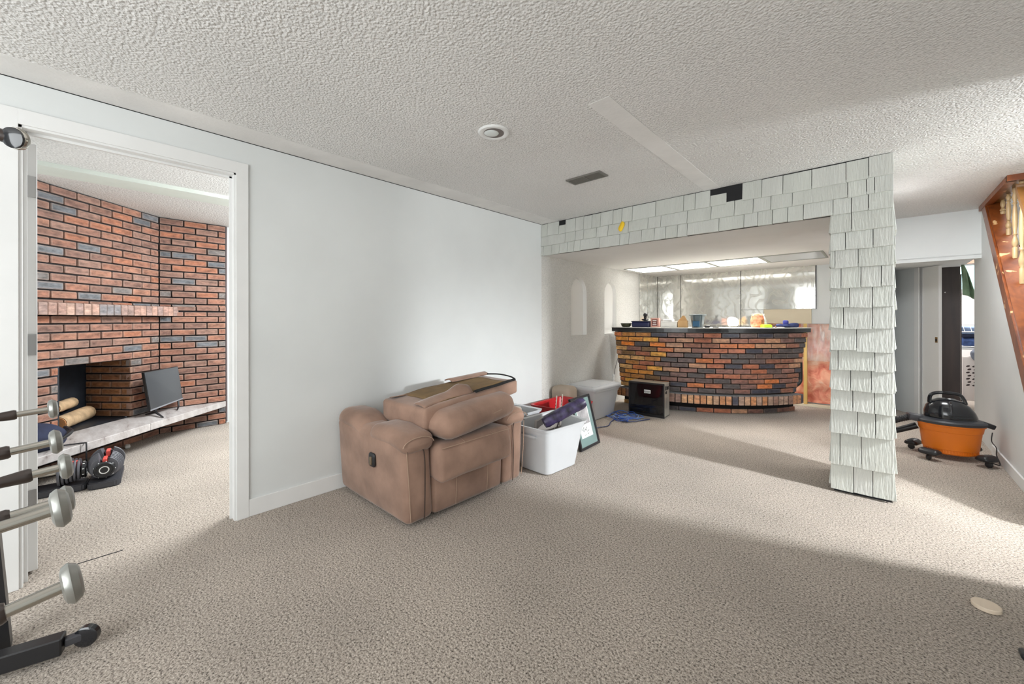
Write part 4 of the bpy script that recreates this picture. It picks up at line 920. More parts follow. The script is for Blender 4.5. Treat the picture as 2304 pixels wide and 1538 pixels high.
sg_ = obj('handwriting', bm, DGREY, pic); sg_.matrix_parent_inverse = Matrix.Identity(4); sg_['kind'] = 'stuff'
bm = BM(); fbox(bm, w_, FW - w_, w_, FH - w_, .002, .004); obj('glazing', bm, CLEAR, t)
# red tub, white bin behind recliner, tan cushion, lidded tote
t = thing('red_tub', 'open red plastic tub behind the open white tote', 'tub', (-2.44, 3.38, 0))
bm = BM(); quadtub(bm, [(-2.56, 3.20), (-2.30, 3.22), (-2.28, 3.58), (-2.58, 3.58)], [(-2.62, 3.12), (-2.235, 3.14), (-2.22, 3.66), (-2.64, 3.68)], 0.0, 0.34, 0.010, 4, 0.06); obj('tub', bm, RED, t, smooth=True)
bm = BM(); rbox(bm, (-2.42, 3.40, 0.20), (0.26, 0.36, 0.08), 0.03, 3, wob=0.02); tag(obj('tub_contents', bm, M('pale_box', (0.55, 0.45, 0.40), 0.7)), 'pale bundle lying inside the red tub', 'bundle')
t = thing('storage_bin', 'low white plastic bin hidden behind the recliner arm', 'storage bin', (-2.58, 2.80, 0))
bm = BM(); quadtub(bm, [(-2.76, 2.50), (-2.40, 2.50), (-2.40, 2.88), (-2.76, 2.88)], [(-2.81, 2.42), (-2.35, 2.42), (-2.345, 2.95), (-2.81, 2.95)], 0.0, 0.36, 0.010, 4, 0.05); obj('tub', bm, WPLAST, t, smooth=True)
bm = BM(); hexa(bm, [(-2.62, 2.50, 0.30), (-2.46, 2.52, 0.30), (-2.45, 2.80, 0.30), (-2.62, 2.82, 0.30), (-2.60, 2.56, 0.43), (-2.52, 2.56, 0.43), (-2.50, 2.86, 0.37), (-2.60, 2.86, 0.37)]); bmesh.ops.bevel(bm, geom=list(bm.edges), offset=0.012, segments=2, affect='EDGES')
t2 = thing('scrub_brush', 'grey brush with black bristles in the bin behind the recliner', 'brush', (-2.55, 2.6, 0.33)); obj('head', bm, M('tan_plastic', (0.42, 0.36, 0.30), 0.5), t2, smooth=True)
bm = BM()
for k in range(40): 
    x, y = -2.47 + 0.04 * random.random(), 2.47 + 0.05 * random.random(); tube(bm, [(x, y, 0.40), (x + .01, y - .008, 0.45 + .015 * random.random())], 0.003, 4)
br = obj('bristles', bm, BPLAST, t2); br['kind'] = 'stuff'
bm = BM(); rbox(bm, (-2.70, 3.83, 0.215), (0.26, 0.20, 0.42), 0.05, 4, 0.008, wob=0.006); tag(obj('tan_case', bm, M('tan_fabric', (0.46, 0.38, 0.30), 0.8, var=0.1), smooth=True, angle=70), 'rounded tan case standing behind the lidded white tote', 'case')
t = thing('lidded_tote', 'white plastic storage tote with its lid on by the stucco wall', 'storage bin', (-2.62, 4.28, 0))
bm = BM(); quadtub(bm, [(-2.80, 4.10), (-2.475, 4.10), (-2.475, 4.60), (-2.80, 4.60)], [(-2.825, 4.03), (-2.425, 4.03), (-2.425, 4.655), (-2.825, 4.655)], 0.0, 0.36, 0.010, 4, 0.05); obj('tub', bm, WPLAST, t, smooth=True)
bm = BM(); rbox(bm, (-2.625, 4.342, 0.378), (0.435, 0.665, 0.052), 0.022, 6, 0.0); rbox(bm, (-2.625, 4.342, 0.403), (0.34, 0.56, 0.02), 0.008, 3); obj('lid', bm, WPLAST, t, smooth=True)
bm = BM()
for k in range(3): box(bm, (-2.52, 4.012, 0.318 - k * 0.016), (0.05, 0.010, 0.004))
obj('vent_slot', bm, BLACK, t)
# blue cable coil
t = thing('cable_coil', 'tangled coil of blue cable on the carpet by the lidded tote', 'cable', (-2.27, 4.5, 0)); random.seed(5)
BLUE2 = M('pale_blue_cable', (0.20, 0.32, 0.62), 0.4)
for part, mat_ in ((0, BLUE), (1, BLUE2)):
    bm = BM()
    for k in range(4):
        cx, cy, R = -2.26 + random.uniform(-.07, .07), 4.47 + random.uniform(-.12, .10), random.uniform(0.09, 0.22); ph = random.random() * 6; ex = random.uniform(0.25, 0.75)
        rz = random.uniform(-1.2, 1.2)
        pts = [(max(-2.46, cx + R * (math.cos(a) * math.cos(rz) - ex * math.sin(a) * math.sin(rz))), cy + R * (math.cos(a) * math.sin(rz) + ex * math.sin(a) * math.cos(rz)) + 0.02 * math.sin(3 * a + ph), 0.008 + k * 0.004 + 0.022 * abs(math.sin(a * 2 + ph))) for a in [2 * PI * i / 34 for i in range(34)]]
        tube(bm, pts, 0.0048, 7, closed=True)
    obj('coil', bm, mat_, t, smooth=True)
bm = BM(); tube(bm, smoothpts([(-2.30, 4.36, 0.02), (-2.20, 4.30, 0.012), (-2.12, 4.36, 0.01), (-2.06, 4.50, 0.01), (-2.02, 4.62, 0.008)], 6), 0.006, 7); tube(bm, smoothpts([(-2.32, 4.40, 0.02), (-2.30, 4.20, 0.01), (-2.24, 4.02, 0.008), (-2.29, 3.86, 0.008), (-2.26, 3.70, 0.008)], 6), 0.005, 7); obj('loose_end', bm, M('dark_blue_cable', (0.03, 0.05, 0.16), 0.4), t, smooth=True)

# ------------------------------------------------------------------ computer case
ang = math.atan2(4.79 - 4.756, -1.917 + 2.355)
t = thing('computer_case', 'black desktop computer case with a dark glass side in front of the bar', 'computer', (-2.136, 4.87, 0), ang)
GOLD = M('pale_case_metal', (0.50, 0.47, 0.40), 0.45, metal=0.3)
bm = BM(); b2(bm, (-0.22, -0.095, 0.41), (0.22, 0.105, 0.418)); obj('top_panel', bm, GOLD, t, local=True)
bm = BM(); b2(bm, (-0.22, -0.095, 0.008), (0.22, 0.105, 0.016)); b2(bm, (-0.22, 0.097, 0.016), (0.22, 0.105, 0.41)); b2(bm, (-0.22, -0.095, 0.016), (-0.208, 0.097, 0.41)); obj('chassis', bm, BPLAST, t, local=True)
bm = BM(); b2(bm, (0.208, -0.095, 0.016), (0.22, 0.097, 0.41)); rp = obj('rear_panel', bm, M('rear_metal', (0.42, 0.41, 0.37), 0.4, metal=0.5), t, local=True)
for y, z, sy, sz in ((0.03, 0.355, 0.07, 0.04), (-0.04, 0.36, 0.035, 0.05), (-0.03, 0.305, 0.05, 0.03)):
    o = obj('port', mk((0.2195, y - sy / 2, z - sz / 2), (0.2225, y + sy / 2, z + sz / 2)), BLACK, rp, local=True)
for k in range(7):
    obj('expansion_slot', mk((0.2195, -0.05, 0.11 + k * 0.020), (0.222, 0.02, 0.12 + k * 0.020)), STEEL, rp, local=True)
bm = BM(); b2(bm, (-0.216, -0.101, 0.012), (0.216, -0.096, 0.414)); obj('glass_side', bm, GLASS, t, local=True)
bm = BM(); b2(bm, (-0.225, -0.103, 0.0), (-0.206, -0.095, 0.42)); b2(bm, (-0.206, -0.103, 0.40), (0.222, -0.0955, 0.42)); b2(bm, (-0.206, -0.103, 0.0), (0.222, -0.0955, 0.03)); b2(bm, (0.205, -0.103, 0.03), (0.222, -0.0955, 0.40)); obj('side_frame', bm, BPLAST, t, local=True)
obj('power_supply', mk((0.03, -0.07, 0.03), (0.15, 0.08, 0.11), 0.004), M('psu_grey', (0.22, 0.21, 0.18), 0.5, metal=0.4), t, local=True)
obj('drive_cage', mk((-0.19, -0.05, 0.03), (-0.06, 0.08, 0.07), 0.004), DGREY, t, local=True)
obj('fan_shroud', mk((-0.205, -0.06, 0.12), (-0.10, 0.08, 0.38), 0.004), M('shroud_green', (0.03, 0.035, 0.03), 0.5), t, local=True)
bm = BM(); b2(bm, (-0.025, -0.1025, 0.285), (0.055, -0.101, 0.328)); lb = obj('label', bm, PAPER, t, local=True)
bm = BM()
for k, (u, wd) in enumerate(((-0.017, .010), (-0.004, .012), (0.011, .009), (0.024, .008), (0.038, .010))):
    b2(bm, (u - wd / 2, -0.1029, 0.294), (u - wd / 2 + .003, -0.1024, 0.319)); b2(bm, (u + wd / 2 - .003, -0.1029, 0.294), (u + wd / 2, -0.1024, 0.319))
    if k % 2 == 0: b2(bm, (u - wd / 2, -0.1029, 0.304), (u + wd / 2, -0.1024, 0.309))
    else: b2(bm, (u - wd / 2, -0.1029, 0.294), (u + wd / 2, -0.1024, 0.298))
lt = obj('lettering', bm, BLACK, lb, local=True); lt['kind'] = 'stuff'

# ------------------------------------------------------------------ brick bar
CB = V((-2.40, 7.004, 0)); PH0, PH1 = math.radians(-100.3), math.radians(-25)
BMORT = M('black_mortar', (0.008, 0.007, 0.008), 0.9)
bar = thing('brick_bar', 'curved brick bar with corbelled courses and a soldier brick ledge near the floor', 'bar', (-1.6, 5.6, 0))
BLB = brick_protos(0.197, 0.0535, 0.06, BRICKB, 5)
BSO = brick_protos(0.0635, 0.108, 0.10, BRICKB, 4)
BC1 = [(0.390, 0.130, 0.065), (0.286, 0.117, 0.072), (0.195, 0.104, 0.085), (0.117, 0.078, 0.072), (0.046, 0.046, 0.065), (0.468, 0.247, 0.143), (0.546, 0.169, 0.052), (0.234, 0.111, 0.085), (0.078, 0.065, 0.065)]
BC2 = [(0.750, 0.364, 0.058), (0.676, 0.273, 0.046), (0.494, 0.208, 0.052), (0.624, 0.351, 0.130), (0.195, 0.104, 0.039), (0.715, 0.208, 0.026)]
random.seed(11)
def bcol(f): return random.choice(BC2 if random.random() < max(0, 0.8 - f * 2.2) else BC1)  # yellower bricks near the stucco wall paint the lights' tint into the colour
def barrow(R, z, protos, pitch, off, ph1=PH1, ph0=PH0, L=0.198, sold=False, sz=1.0):
    da = pitch / R; a = ph0 - off * da
    while a < ph1 - 1e-4:
        s, e = max(a, ph0), min(a + da, ph1)
        if (e - s) * R > 0.035:
            am = (s + e) / 2; RR = R + random.uniform(-.003, .003)
            mt = Matrix.Translation(CB + V((RR * math.cos(am), RR * math.sin(am), z))) @ Matrix.Rotation(am - PI/2, 4, 'Z') @ Matrix.Translation((0, -(0.06 if not sold else 0.10), 0))
            f = (am - PH0) / (PH1 - PH0)
            c = random.choice([(0.546, 0.260, 0.130), (0.468, 0.286, 0.182), (0.286, 0.169, 0.130), (0.585, 0.325, 0.169), (0.065, 0.065, 0.091), (0.520, 0.234, 0.104), (0.390, 0.260, 0.195)]) if sold else bcol(f)
            place(random.choice(protos), bar, mt, c, ((e - s) * R - (pitch - L)) / L, sz)
        a += da
NR = 12; Z0b, DZ = 0.262, 0.0643
rws = []
for k in range(NR):
    R = 1.79 + 0.14 * k / (NR - 1); z = Z0b + DZ * (k + 0.5); rws.append((R, z)); barrow(R, z, BLB, 0.208, 0.5 * (k % 2) + 0.12 * math.sin(k))
barrow(1.71, 0.030, BLB, 0.208, 0.3, math.radians(-21.9)); barrow(1.685, 0.094, BLB, 0.208, 0.75, math.radians(-22.5)); barrow(1.87, 0.190, BSO, 0.0735, 0.0, math.radians(-24.5), PH0, 0.0635, True)
def arcwall(bm, R0, R1, z0, z1, p0, p1, n=28):
    pts = [(CB.x + R1 * math.cos(p0 + (p1 - p0) * i / n), CB.y + R1 * math.sin(p0 + (p1 - p0) * i / n)) for i in range(n + 1)] + [(CB.x + R0 * math.cos(p1 + (p0 - p1) * i / n), CB.y + R0 * math.sin(p1 + (p0 - p1) * i / n)) for i in range(n + 1)]
    v0 = [bm.verts.new((*p, z0)) for p in pts]; v1 = [bm.verts.new((*p, z1)) for p in pts]; m = len(pts); h = n + 1
    for i in range(m): bm.faces.new((v0[i], v0[(i + 1) % m], v1[(i + 1) % m], v1[i]))
    for i in range(n):
        bm.faces.new((v0[i], v0[i + 1], v0[m - 2 - i], v0[m - 1 - i])); bm.faces.new((v1[i], v1[i + 1], v1[m - 2 - i], v1[m - 1 - i]))
bm = BM()
for R, z in rws: arcwall(bm, R - 0.09, R - 0.014, z - DZ / 2, z + DZ / 2, PH0 + 0.002, PH1 - 0.004)
arcwall(bm, 1.60, 1.70, 0.0, 0.128, PH0 + .002, math.radians(-22.4)); arcwall(bm, 1.68, 1.86, 0.132, 0.246, PH0 + .002, math.radians(-25)); obj('mortar', bm, BMORT, bar)
bm = BM(); arcwall(bm, 1.78, 1.868, 0.246, 0.252, PH0 + .002, math.radians(-24.8)); obj('ledge_cap', bm, M('grey_mortar', (0.22, 0.23, 0.24), 0.7, var=0.2, vscale=12), bar)
bm = BM(); pe = lambda R, z, k=0.0: (CB.x + R * math.cos(PH1 + k), CB.y + R * math.sin(PH1 + k), z)
hexa(bm, [pe(1.62, 0.24, .012), pe(1.72, 0.24, .012), pe(1.72, 0.24, .004), pe(1.62, 0.24, .004), pe(1.62, 1.04, .012), pe(1.86, 1.04, .012), pe(1.86, 1.04, .004), pe(1.62, 1.04, .004)]); obj('end_panel', bm, PINE, bar)
bm = BM(); tube(bm, smoothpts([(-0.775, 6.50, 0.80), (-0.77, 6.50, 0.45), (-0.78, 6.48, 0.36), (-0.84, 6.44, 0.28), (-0.86, 6.42, 0.10)], 6), 0.028, 12); tag(obj('drain_pipe', bm, BPLAST, smooth=True), 'black drain pipe standing behind the end of the brick bar', 'pipe')
# counter top
ct = thing('countertop', 'curved black edged countertop on the brick bar', 'countertop', (-1.6, 5.5, 1.04))
bm = BM(); arcwall(bm, 1.52, 1.955, 1.038, 1.088, PH0 - 0.01, PH1 + 0.006); obj('edge', bm, M('black_laminate', (0.012, 0.012, 0.014), 0.25), ct)
bm = BM(); arcwall(bm, 1.50, 1.965, 1.088, 1.096, PH0 - 0.012, PH1 + 0.01); obj('top', bm, M('pale_laminate', (0.62, 0.60, 0.55), 0.35), ct)
ZT = 1.096
# things on the counter
def onb(x, y, z=ZT): return V((x, y, z))
t = thing('olive_bowl', 'low dark olive bowl at the stucco wall end of the bar', 'bowl', (-2.60, 5.18, ZT)); bm = BM(); lathe(bm, [(0.045, 0), (0.062, 0.012), (0.075, 0.05), (0.079, 0.052), (0.070, 0.048), (0.055, 0.012), (0.001, 0.010)], 24, Matrix.Translation((-2.605, 5.19, ZT))); obj('bowl', bm, M('olive_dark', (0.035, 0.035, 0.015), 0.4), t, smooth=True)
t = thing('navy_case', 'long navy blue case beside the olive bowl on the bar', 'case', (-2.38, 5.22, ZT)); bm = BM(); rbox(bm, (-2.385, 5.22, ZT + 0.036), (0.255, 0.12, 0.072), 0.014, 4); obj('body', bm, M('navy_plastic', (0.012, 0.016, 0.07), 0.35), t, smooth=True); bm = BM(); rbox(bm, (-2.385, 5.22, ZT + 0.078), (0.262, 0.126, 0.014), 0.005, 3); obj('lid', bm, M('navy_lid', (0.012, 0.014, 0.045), 0.3), t, smooth=True)
t = thing('stone_figure', 'small black stacked pebble figure on the navy case', 'figurine', (-2.35, 5.22, ZT + 0.085))
for z, r, hz in ((0.016, 0.046, 0.016), (0.048, 0.022, 0.018), (0.080, 0.030, 0.030)):
    bm = BM(); lathe(bm, [(r * math.sin(PI * i / 10) + 1e-4, -hz * math.cos(PI * i / 10)) for i in range(11)], 18, Matrix.Translation((-2.345 + z * .1, 5.22, ZT + 0.086 + z))); obj('pebble', bm, BPLAST, t, smooth=True)
t = thing('tea_box', 'small red and cream box standing on the bar', 'box', (-2.19, 5.20, ZT)); bm = BM(); box(bm, (-2.19, 5.20, ZT + 0.062), (0.105, 0.07, 0.124), Matrix.Rotation(0.15, 3, 'Z'), 0.002); obj('carton', bm, M('coral_card', (0.62, 0.33, 0.27), 0.6), t)
bm = BM(); box(bm, (-2.186, 5.1635, ZT + 0.062), (0.07, 0.002, 0.085), Matrix.Rotation(0.15, 3, 'Z')); fl = obj('front_label', bm, M('dark_red_print', (0.16, 0.035, 0.025), 0.6), t)
bm = BM()
for zz, ww in ((0.088, .05), (0.060, .042), (0.036, .05)): box(bm, (-2.186, 5.1622, ZT + zz), (ww, 0.002, 0.011), Matrix.Rotation(0.15, 3, 'Z'))
obj('print_band', bm, PAPER, fl).matrix_parent_inverse = Matrix.Identity(4)
t = thing('tissue_box', 'white carton with crumpled tissue on the bar', 'box', (-2.02, 5.25, ZT)); bm = BM(); box(bm, (-2.02, 5.25, ZT + 0.04), (0.20, 0.11, 0.08), Matrix.Rotation(0.12, 3, 'Z'), 0.003); obj('carton', bm, M('white_card', (0.66, 0.65, 0.62), 0.5, var=0.12, vscale=12), t); bm = BM(); rbox(bm, (-2.03, 5.24, ZT + 0.092), (0.13, 0.07, 0.035), 0.015, 4, wob=0.012); obj('tissue', bm, PAPER, t, smooth=True)
t = thing('cardboard_box', 'small brown cardboard box with a raised flap on the bar', 'box', (-1.86, 5.28, ZT)); Rk = Matrix.Rotation(0.2, 3, 'Z'); bm = BM(); box(bm, (-1.86, 5.28, ZT + 0.045), (0.115, 0.09, 0.09), Rk, 0.001); obj('carton', bm, CARD, t)
bm = BM(); prism(bm, [(-1.915, ZT + 0.09), (-1.805, ZT + 0.09), (-1.835, ZT + 0.15), (-1.86, ZT + 0.155)], 5.27, 5.274, 'Y'); obj('flap', bm, CARD, t)
t = thing('waste_basket', 'small blue grey tapered plastic basket on the bar', 'bin', (-1.70, 5.32, ZT)); bm = BM(); lathe(bm, [(0.070, 0), (0.074, 0.006), (0.092, 0.150), (0.102, 0.155), (0.104, 0.165), (0.098, 0.167), (0.088, 0.152), (0.068, 0.010)], 6, Matrix.Translation((-1.70, 5.34, ZT)) @ Matrix.Rotation(0.3, 4, 'Z')); bmesh.ops.bevel(bm, geom=[e for e in bm.edges if abs(e.verts[0].co.z - e.verts[1].co.z) > 0.05], offset=0.018, segments=3, affect='EDGES'); obj('basket', bm, M('slate_blue_plastic', (0.09, 0.12, 0.135), 0.35), t, smooth=True); bm = BM(); box(bm, (-1.69, 5.255, ZT + 0.05), (0.085, 0.012, 0.07), None, 0.003); obj('label', bm, M('blue_label', (0.02, 0.10, 0.20), 0.4), t)
for (x, y, sx, sz, lab) in ((-1.585, 5.345, 0.06, 0.028, 'small black gadget beside the blue grey basket'), (-1.50, 5.385, 0.07, 0.012, 'flat black case lying on the bar right of the basket')):
    bm = BM(); rbox(bm, (x, y, ZT + sz / 2), (sx, 0.045, sz), min(sz * .4, .01), 3, R=Matrix.Rotation(0.4, 3, 'Z')); tag(obj('black_gadget', bm, BPLAST, smooth=True), lab, 'gadget')
bm = BM(); rbox(bm, (-1.36, 5.62, ZT + 0.065), (0.13, 0.12, 0.13), 0.05, 5, wob=0.025); tag(obj('plastic_bag', bm, M('white_bag', (0.72, 0.72, 0.68), 0.3), smooth=True, angle=70), 'crumpled white plastic bag at the middle of the bar', 'bag')
t = thing('food_bag', 'orange and red printed snack bag standing on the bar', 'bag', (-1.14, 5.78, ZT)); bm = BM(); rbox(bm, (-1.13, 5.80, ZT + 0.085), (0.13, 0.05, 0.17), 0.022, 4, 0.012, wob=0.012, R=Matrix.Rotation(0.6, 3, 'Z')); obj('bag', bm, M('orange_print', (0.62, 0.22, 0.12), 0.4, var=0.6, vscale=22), t, smooth=True, angle=70); bm = BM(); box(bm, (-1.13, 5.80, ZT + 0.168), (0.125, 0.012, 0.014), Matrix.Rotation(0.6, 3, 'Z'), 0.002); obj('seal', bm, M('pale_foil', (0.6, 0.55, 0.4), 0.35), t)
bm = BM(); b_ = thing('glass_bottle', 'clear bottle behind the lime green box on the bar', 'bottle', (-1.10, 5.86, ZT)); lathe(bm, [(0.032, 0), (0.034, 0.01), (0.034, 0.09), (0.02, 0.13), (0.012, 0.145), (0.012, 0.175)], 18, Matrix.Translation((-1.075, 5.88, ZT))); obj('bottle', bm, M('bottle_glass', (0.75, 0.76, 0.72), 0.15, alpha=0.6), b_, smooth=True); bm = BM(); lathe(bm, [(0.0345, 0.03), (0.0347, 0.07)], 18, Matrix.Translation((-1.075, 5.88, ZT)), cap=False); obj('label', bm, PAPER, b_, smooth=True)
t = thing('lime_box', 'lime green plastic box lying on the bar', 'box', (-1.03, 5.79, ZT)); bm = BM(); rbox(bm, (-1.03, 5.79, ZT + 0.018), (0.11, 0.07, 0.036), 0.008, 3, R=Matrix.Rotation(0.8, 3, 'Z')); obj('body', bm, M('lime_plastic', (0.42, 0.62, 0.02), 0.4), t, smooth=True); bm = BM(); rbox(bm, (-1.03, 5.79, ZT + 0.038), (0.09, 0.055, 0.008), 0.003, 3, R=Matrix.Rotation(0.8, 3, 'Z')); obj('lid', bm, M('lime_lid', (0.50, 0.70, 0.08), 0.4), t, smooth=True)
t = thing('eyeglasses', 'black framed glasses lying on the bar by the lime green box', 'glasses', (-0.96, 5.87, ZT))
for k in (0, 1):
    bm = BM(); cx, cy = -0.975 + k * 0.030, 5.845 + k * 0.045; tube(bm, [(cx + 0.022 * math.cos(a) * 0.6, cy + 0.022 * math.cos(a), ZT + 0.020 + 0.018 * math.sin(a)) for a in [2 * PI * i / 16 for i in range(16)]], 0.003, 6, closed=True); obj('rim', bm, BPLAST, t, smooth=True)
    bm = BM(); tube(bm, [(cx + 0.012 * (k * 2 - 1), cy + .02 * (k * 2 - 1), ZT + 0.03), (cx - 0.09, cy + 0.06, ZT + 0.006)], 0.0025, 6); obj('temple', bm, BPLAST, t, smooth=True)
bm = BM(); rbox(bm, (-0.84, 6.03, ZT + 0.024), (0.34, 0.07, 0.044), 0.020, 6, 0.004, lambda p: (p.x, p.y + 0.02 * math.sin(p.x * 14), p.z * (1 + 0.4 * math.sin(p.x * 17))), 0.012, Matrix.Rotation(1.0, 3, 'Z')); t = thing('blue_glove', 'dark blue work glove and cloth lying at the open end of the bar', 'glove', (-0.84, 6.03, ZT)); obj('cloth', bm, M('blue_cloth', (0.03, 0.045, 0.14), 0.8, var=0.4, vscale=16), t, smooth=True, angle=70)
bm = BM(); rbox(bm, (-0.86, 6.0, ZT + 0.062), (0.06, 0.045, 0.06), 0.018, 4, wob=0.012); obj('fold', bm, M('indigo_cloth', (0.03, 0.035, 0.20), 0.8), t, smooth=True, angle=70)

# ------------------------------------------------------------------ shop vacuum
VX, VY = 0.455, 5.13
t = thing('shop_vacuum', 'orange wet and dry vacuum with a black motor lid on casters by the white wall', 'vacuum cleaner', (VX, VY, 0), math.radians(12))
def ell(bm, prof, sx=1.0, sy=0.78, n=36, dx=0, dy=0, cap=True): lathe(bm, prof, n, Matrix.Translation((dx, dy, 0)) @ Matrix.Diagonal((sx, sy, 1, 1)), cap)
bm = BM(); ell(bm, [(0.150, 0.045), (0.165, 0.055), (0.168, 0.085), (0.174, 0.088), (0.190, 0.235), (0.195, 0.238), (0.203, 0.285), (0.212, 0.288), (0.214, 0.300), (0.198, 0.300)]); obj('drum', bm, ORANGE, t, local=True, smooth=True)
bm = BM(); ell(bm, [(0.216, 0.300), (0.224, 0.304), (0.226, 0.322), (0.215, 0.334), (0.17, 0.345), (0.05, 0.35)]); lid = obj('lid', bm, M('slate_plastic', (0.035, 0.037, 0.043), 0.38), t, local=True, smooth=True)
bm = BM(); box(bm, (-0.225, 0.0, 0.325), (0.09, 0.11, 0.055), Matrix.Rotation(0.12, 3, 'Y'), 0.010, 2); obj('hose_port', bm, DGREY, t, local=True, smooth=True)
bm = BM(); box(bm, (0.215, -0.02, 0.312), (0.075, 0.09, 0.04), Matrix.Rotation(0.35, 3, 'Y'), 0.010, 2); obj('spout', bm, GPLAST, t, local=True, smooth=True)
bm = BM(); n = 30
prof = [(0.175, 0.335), (0.180, 0.36), (0.172, 0.40), (0.150, 0.445), (0.112, 0.485), (0.06, 0.508), (0.001, 0.514)]
lathe(bm, prof, n, Matrix.Translation((0.005, 0, 0)) @ Matrix.Diagonal((0.92, 0.72, 1, 1)))
for v in bm.verts: v.co.x += -0.03 * (v.co.z - 0.335) / 0.18
dome = obj('motor_housing', bm, GPLAST, t, local=True, smooth=True, angle=50)
for k in range(5):
    bm = BM(); z = 0.365 + k * 0.018; R = 0.178 - 0.008 * k
    tube(bm, [(0.005 + R * 0.93 * math.sin(a) - 0.03 * (z - 0.335) / 0.18, -R * 0.735 * math.cos(a), z) for a in [-0.25 + 0.95 * i / 10 for i in range(11)]], 0.003, 5); obj('vent_slot', bm, BLACK, dome, smooth=True, local=True)
bm = BM(); tube(bm, smoothpts([(-0.135, -0.02, 0.47), (-0.125, -0.02, 0.535), (-0.07, -0.02, 0.560), (0.04, -0.02, 0.555), (0.075, -0.02, 0.515), (0.09, -0.02, 0.47)], 5), 0.014, 10); obj('handle', bm, GPLAST, t, local=True, smooth=True)
bm = BM()
for k in range(26):
    a = PI + 0.25 + (PI - 0.5) * k / 25; box(bm, (0.168 * math.cos(a), 0.168 * 0.78 * math.sin(a), 0.072), (0.004, 0.006, 0.030), Matrix.Rotation(a, 3, 'Z'))
rb = obj('drum_ribs', bm, ORANGE, t, local=True); rb['kind'] = 'stuff'
for (x, y) in ((-0.175, -0.175), (0.155, -0.185), (-0.20, 0.13), (0.17, 0.15)):
    a = math.atan2(y, x); bm = BM(); rbox(bm, (0, 0, 0), (0.13, 0.085, 0.045), 0.020, 4, 0.004, lambda p: (p.x, p.y * (1 - 0.25 * p.z / 0.022), p.z), R=Matrix.Rotation(a + PI/2, 3, 'Z')); bmesh.ops.translate(bm, vec=(x, y, 0.072), verts=bm.verts)
    ca = obj('caster', bm, BPLAST, t, local=True, smooth=True, angle=60)
    bm = BM(); lathe(bm, [(0.004, -0.009), (0.021, -0.009), (0.024, -0.006), (0.024, 0.006), (0.021, 0.009), (0.004, 0.009)], 18, Matrix.Translation((x * 1.05, y * 1.05, 0.0245)) @ Matrix.Rotation(a, 4, 'Z') @ Matrix.Rotation(PI/2, 4, 'X')); obj('wheel', bm, BPLAST, ca, local=True, smooth=True)
bm = BM(); P = smoothpts([(-0.26, 0.0, 0.32), (-0.34, 0.02, 0.28), (-0.46, 0.07, 0.20), (-0.54, 0.10, 0.13)], 12); tube(bm, P, [0.026 + (0.003 if i % 2 else 0) for i in range(len(P))], 12); obj('hose', bm, BPLAST, t, local=True, smooth=True, angle=20)
bm = BM(); tube(bm, [(-0.20, 0.03, 0.245), (-0.36, 0.06, 0.16), (-0.52, 0.09, 0.10)], [0.028, 0.024, 0.022], 12); obj('wand', bm, BPLAST, t, local=True, smooth=True)
bm = BM(); tube(bm, smoothpts([(0.735, 5.44, 0.20), (0.72, 5.36, 0.14), (0.735, 5.28, 0.105), (0.725, 5.20, 0.06), (0.73, 5.10, 0.01), (0.70, 5.12, 0.006), (0.64, 5.22, 0.006)], 5), 0.004, 6); tag(obj('extension_cord', bm, BPLAST, smooth=True), 'thin cord trailing along the baseboard behind the orange vacuum', 'cord')

# ------------------------------------------------------------------ staircase
st = thing('staircase', 'wooden staircase rail with turned spindles and a worn reddish stringer', 'stairs', (0.80, 5.0, 0))
SL = (2.31 - 0.79) / (5.93 - 4.45)
def zl(y): return 0.79 + (y - 4.45) * SL
bm = BM(); prism(bm, [(3.70, zl(3.70)), (5.95, zl(5.95)), (5.95, zl(5.95) + 0.17), (3.70, zl(3.70) + 0.17)], XR - 0.022, XR + 0.02, 'X'); obj('stringer', bm, OAK, st)
bm = BM(); prism(bm, [(3.72, zl(3.72) + 0.15), (5.80, zl(5.80) + 0.15), (5.80, zl(5.80) + 0.20), (3.72, zl(3.72) + 0.20)], XR - 0.01, XR + 0.10, 'X'); obj('shoe_rail', bm, OAK, st)
bm = BM(); b2(bm, (XR - 0.03, 4.80, CE - 0.045), (XR + 0.02, 5.95, CE + 0.10)); obj('opening_trim', bm, OAK, st)
bm = BM(); b2(bm, (XR - 0.03, 4.78, CE - 0.045), (1.75, 4.82, CE + 0.10)); obj('opening_trim', bm, OAK, st)
bm = BM(); b2(bm, (XR + 0.02, 4.84, CE - 0.03), (XR + 0.10, 5.93, CE + 0.02)); obj('top_rail', bm, OAK2, st)
bm = BM(); hexa(bm, [(0.90, 4.83, 2.00), (1.74, 4.83, 2.00), (1.74, 4.87, 2.00), (0.90, 4.87, 2.00), (0.86, 4.83, CE + .1), (1.74, 4.83, CE + .1), (1.74, 4.87, CE + .1), (0.86, 4.87, CE + .1)]); obj('header_panel', bm, OAK2, st)
for y in [4.50 + 0.215 * k for k in range(7)]:
    z0, z1 = zl(y) + 0.19, min(CE + 0.02, zl(y) + 1.15)
    h = z1 - z0
    if h < 0.10: continue
    if y < 4.84: z1 = zl(y) + 0.98; h = z1 - z0
    X, Y = XR + 0.065, y
    pr = [(0.019, 0), (0.019, 0.14), (0.012, 0.15), (0.021, 0.18), (0.023, 0.22), (0.014, 0.27), (0.010, 0.30), (0.018, 0.315), (0.011, 0.33), (0.017, 0.42), (0.019, 0.52), (0.015, 0.66), (0.010, 0.70), (0.018, 0.72), (0.011, 0.74), (0.021, 0.80), (0.012, 0.86), (0.018, 0.87), (0.018, 1.0)]
    bm = BM(); lathe(bm, [(r * 0.82, z0 + k * h) for r, k in pr], 12, Matrix.Translation((X, Y, 0))); obj('spindle', bm, SPIN, st, smooth=True, angle=50)
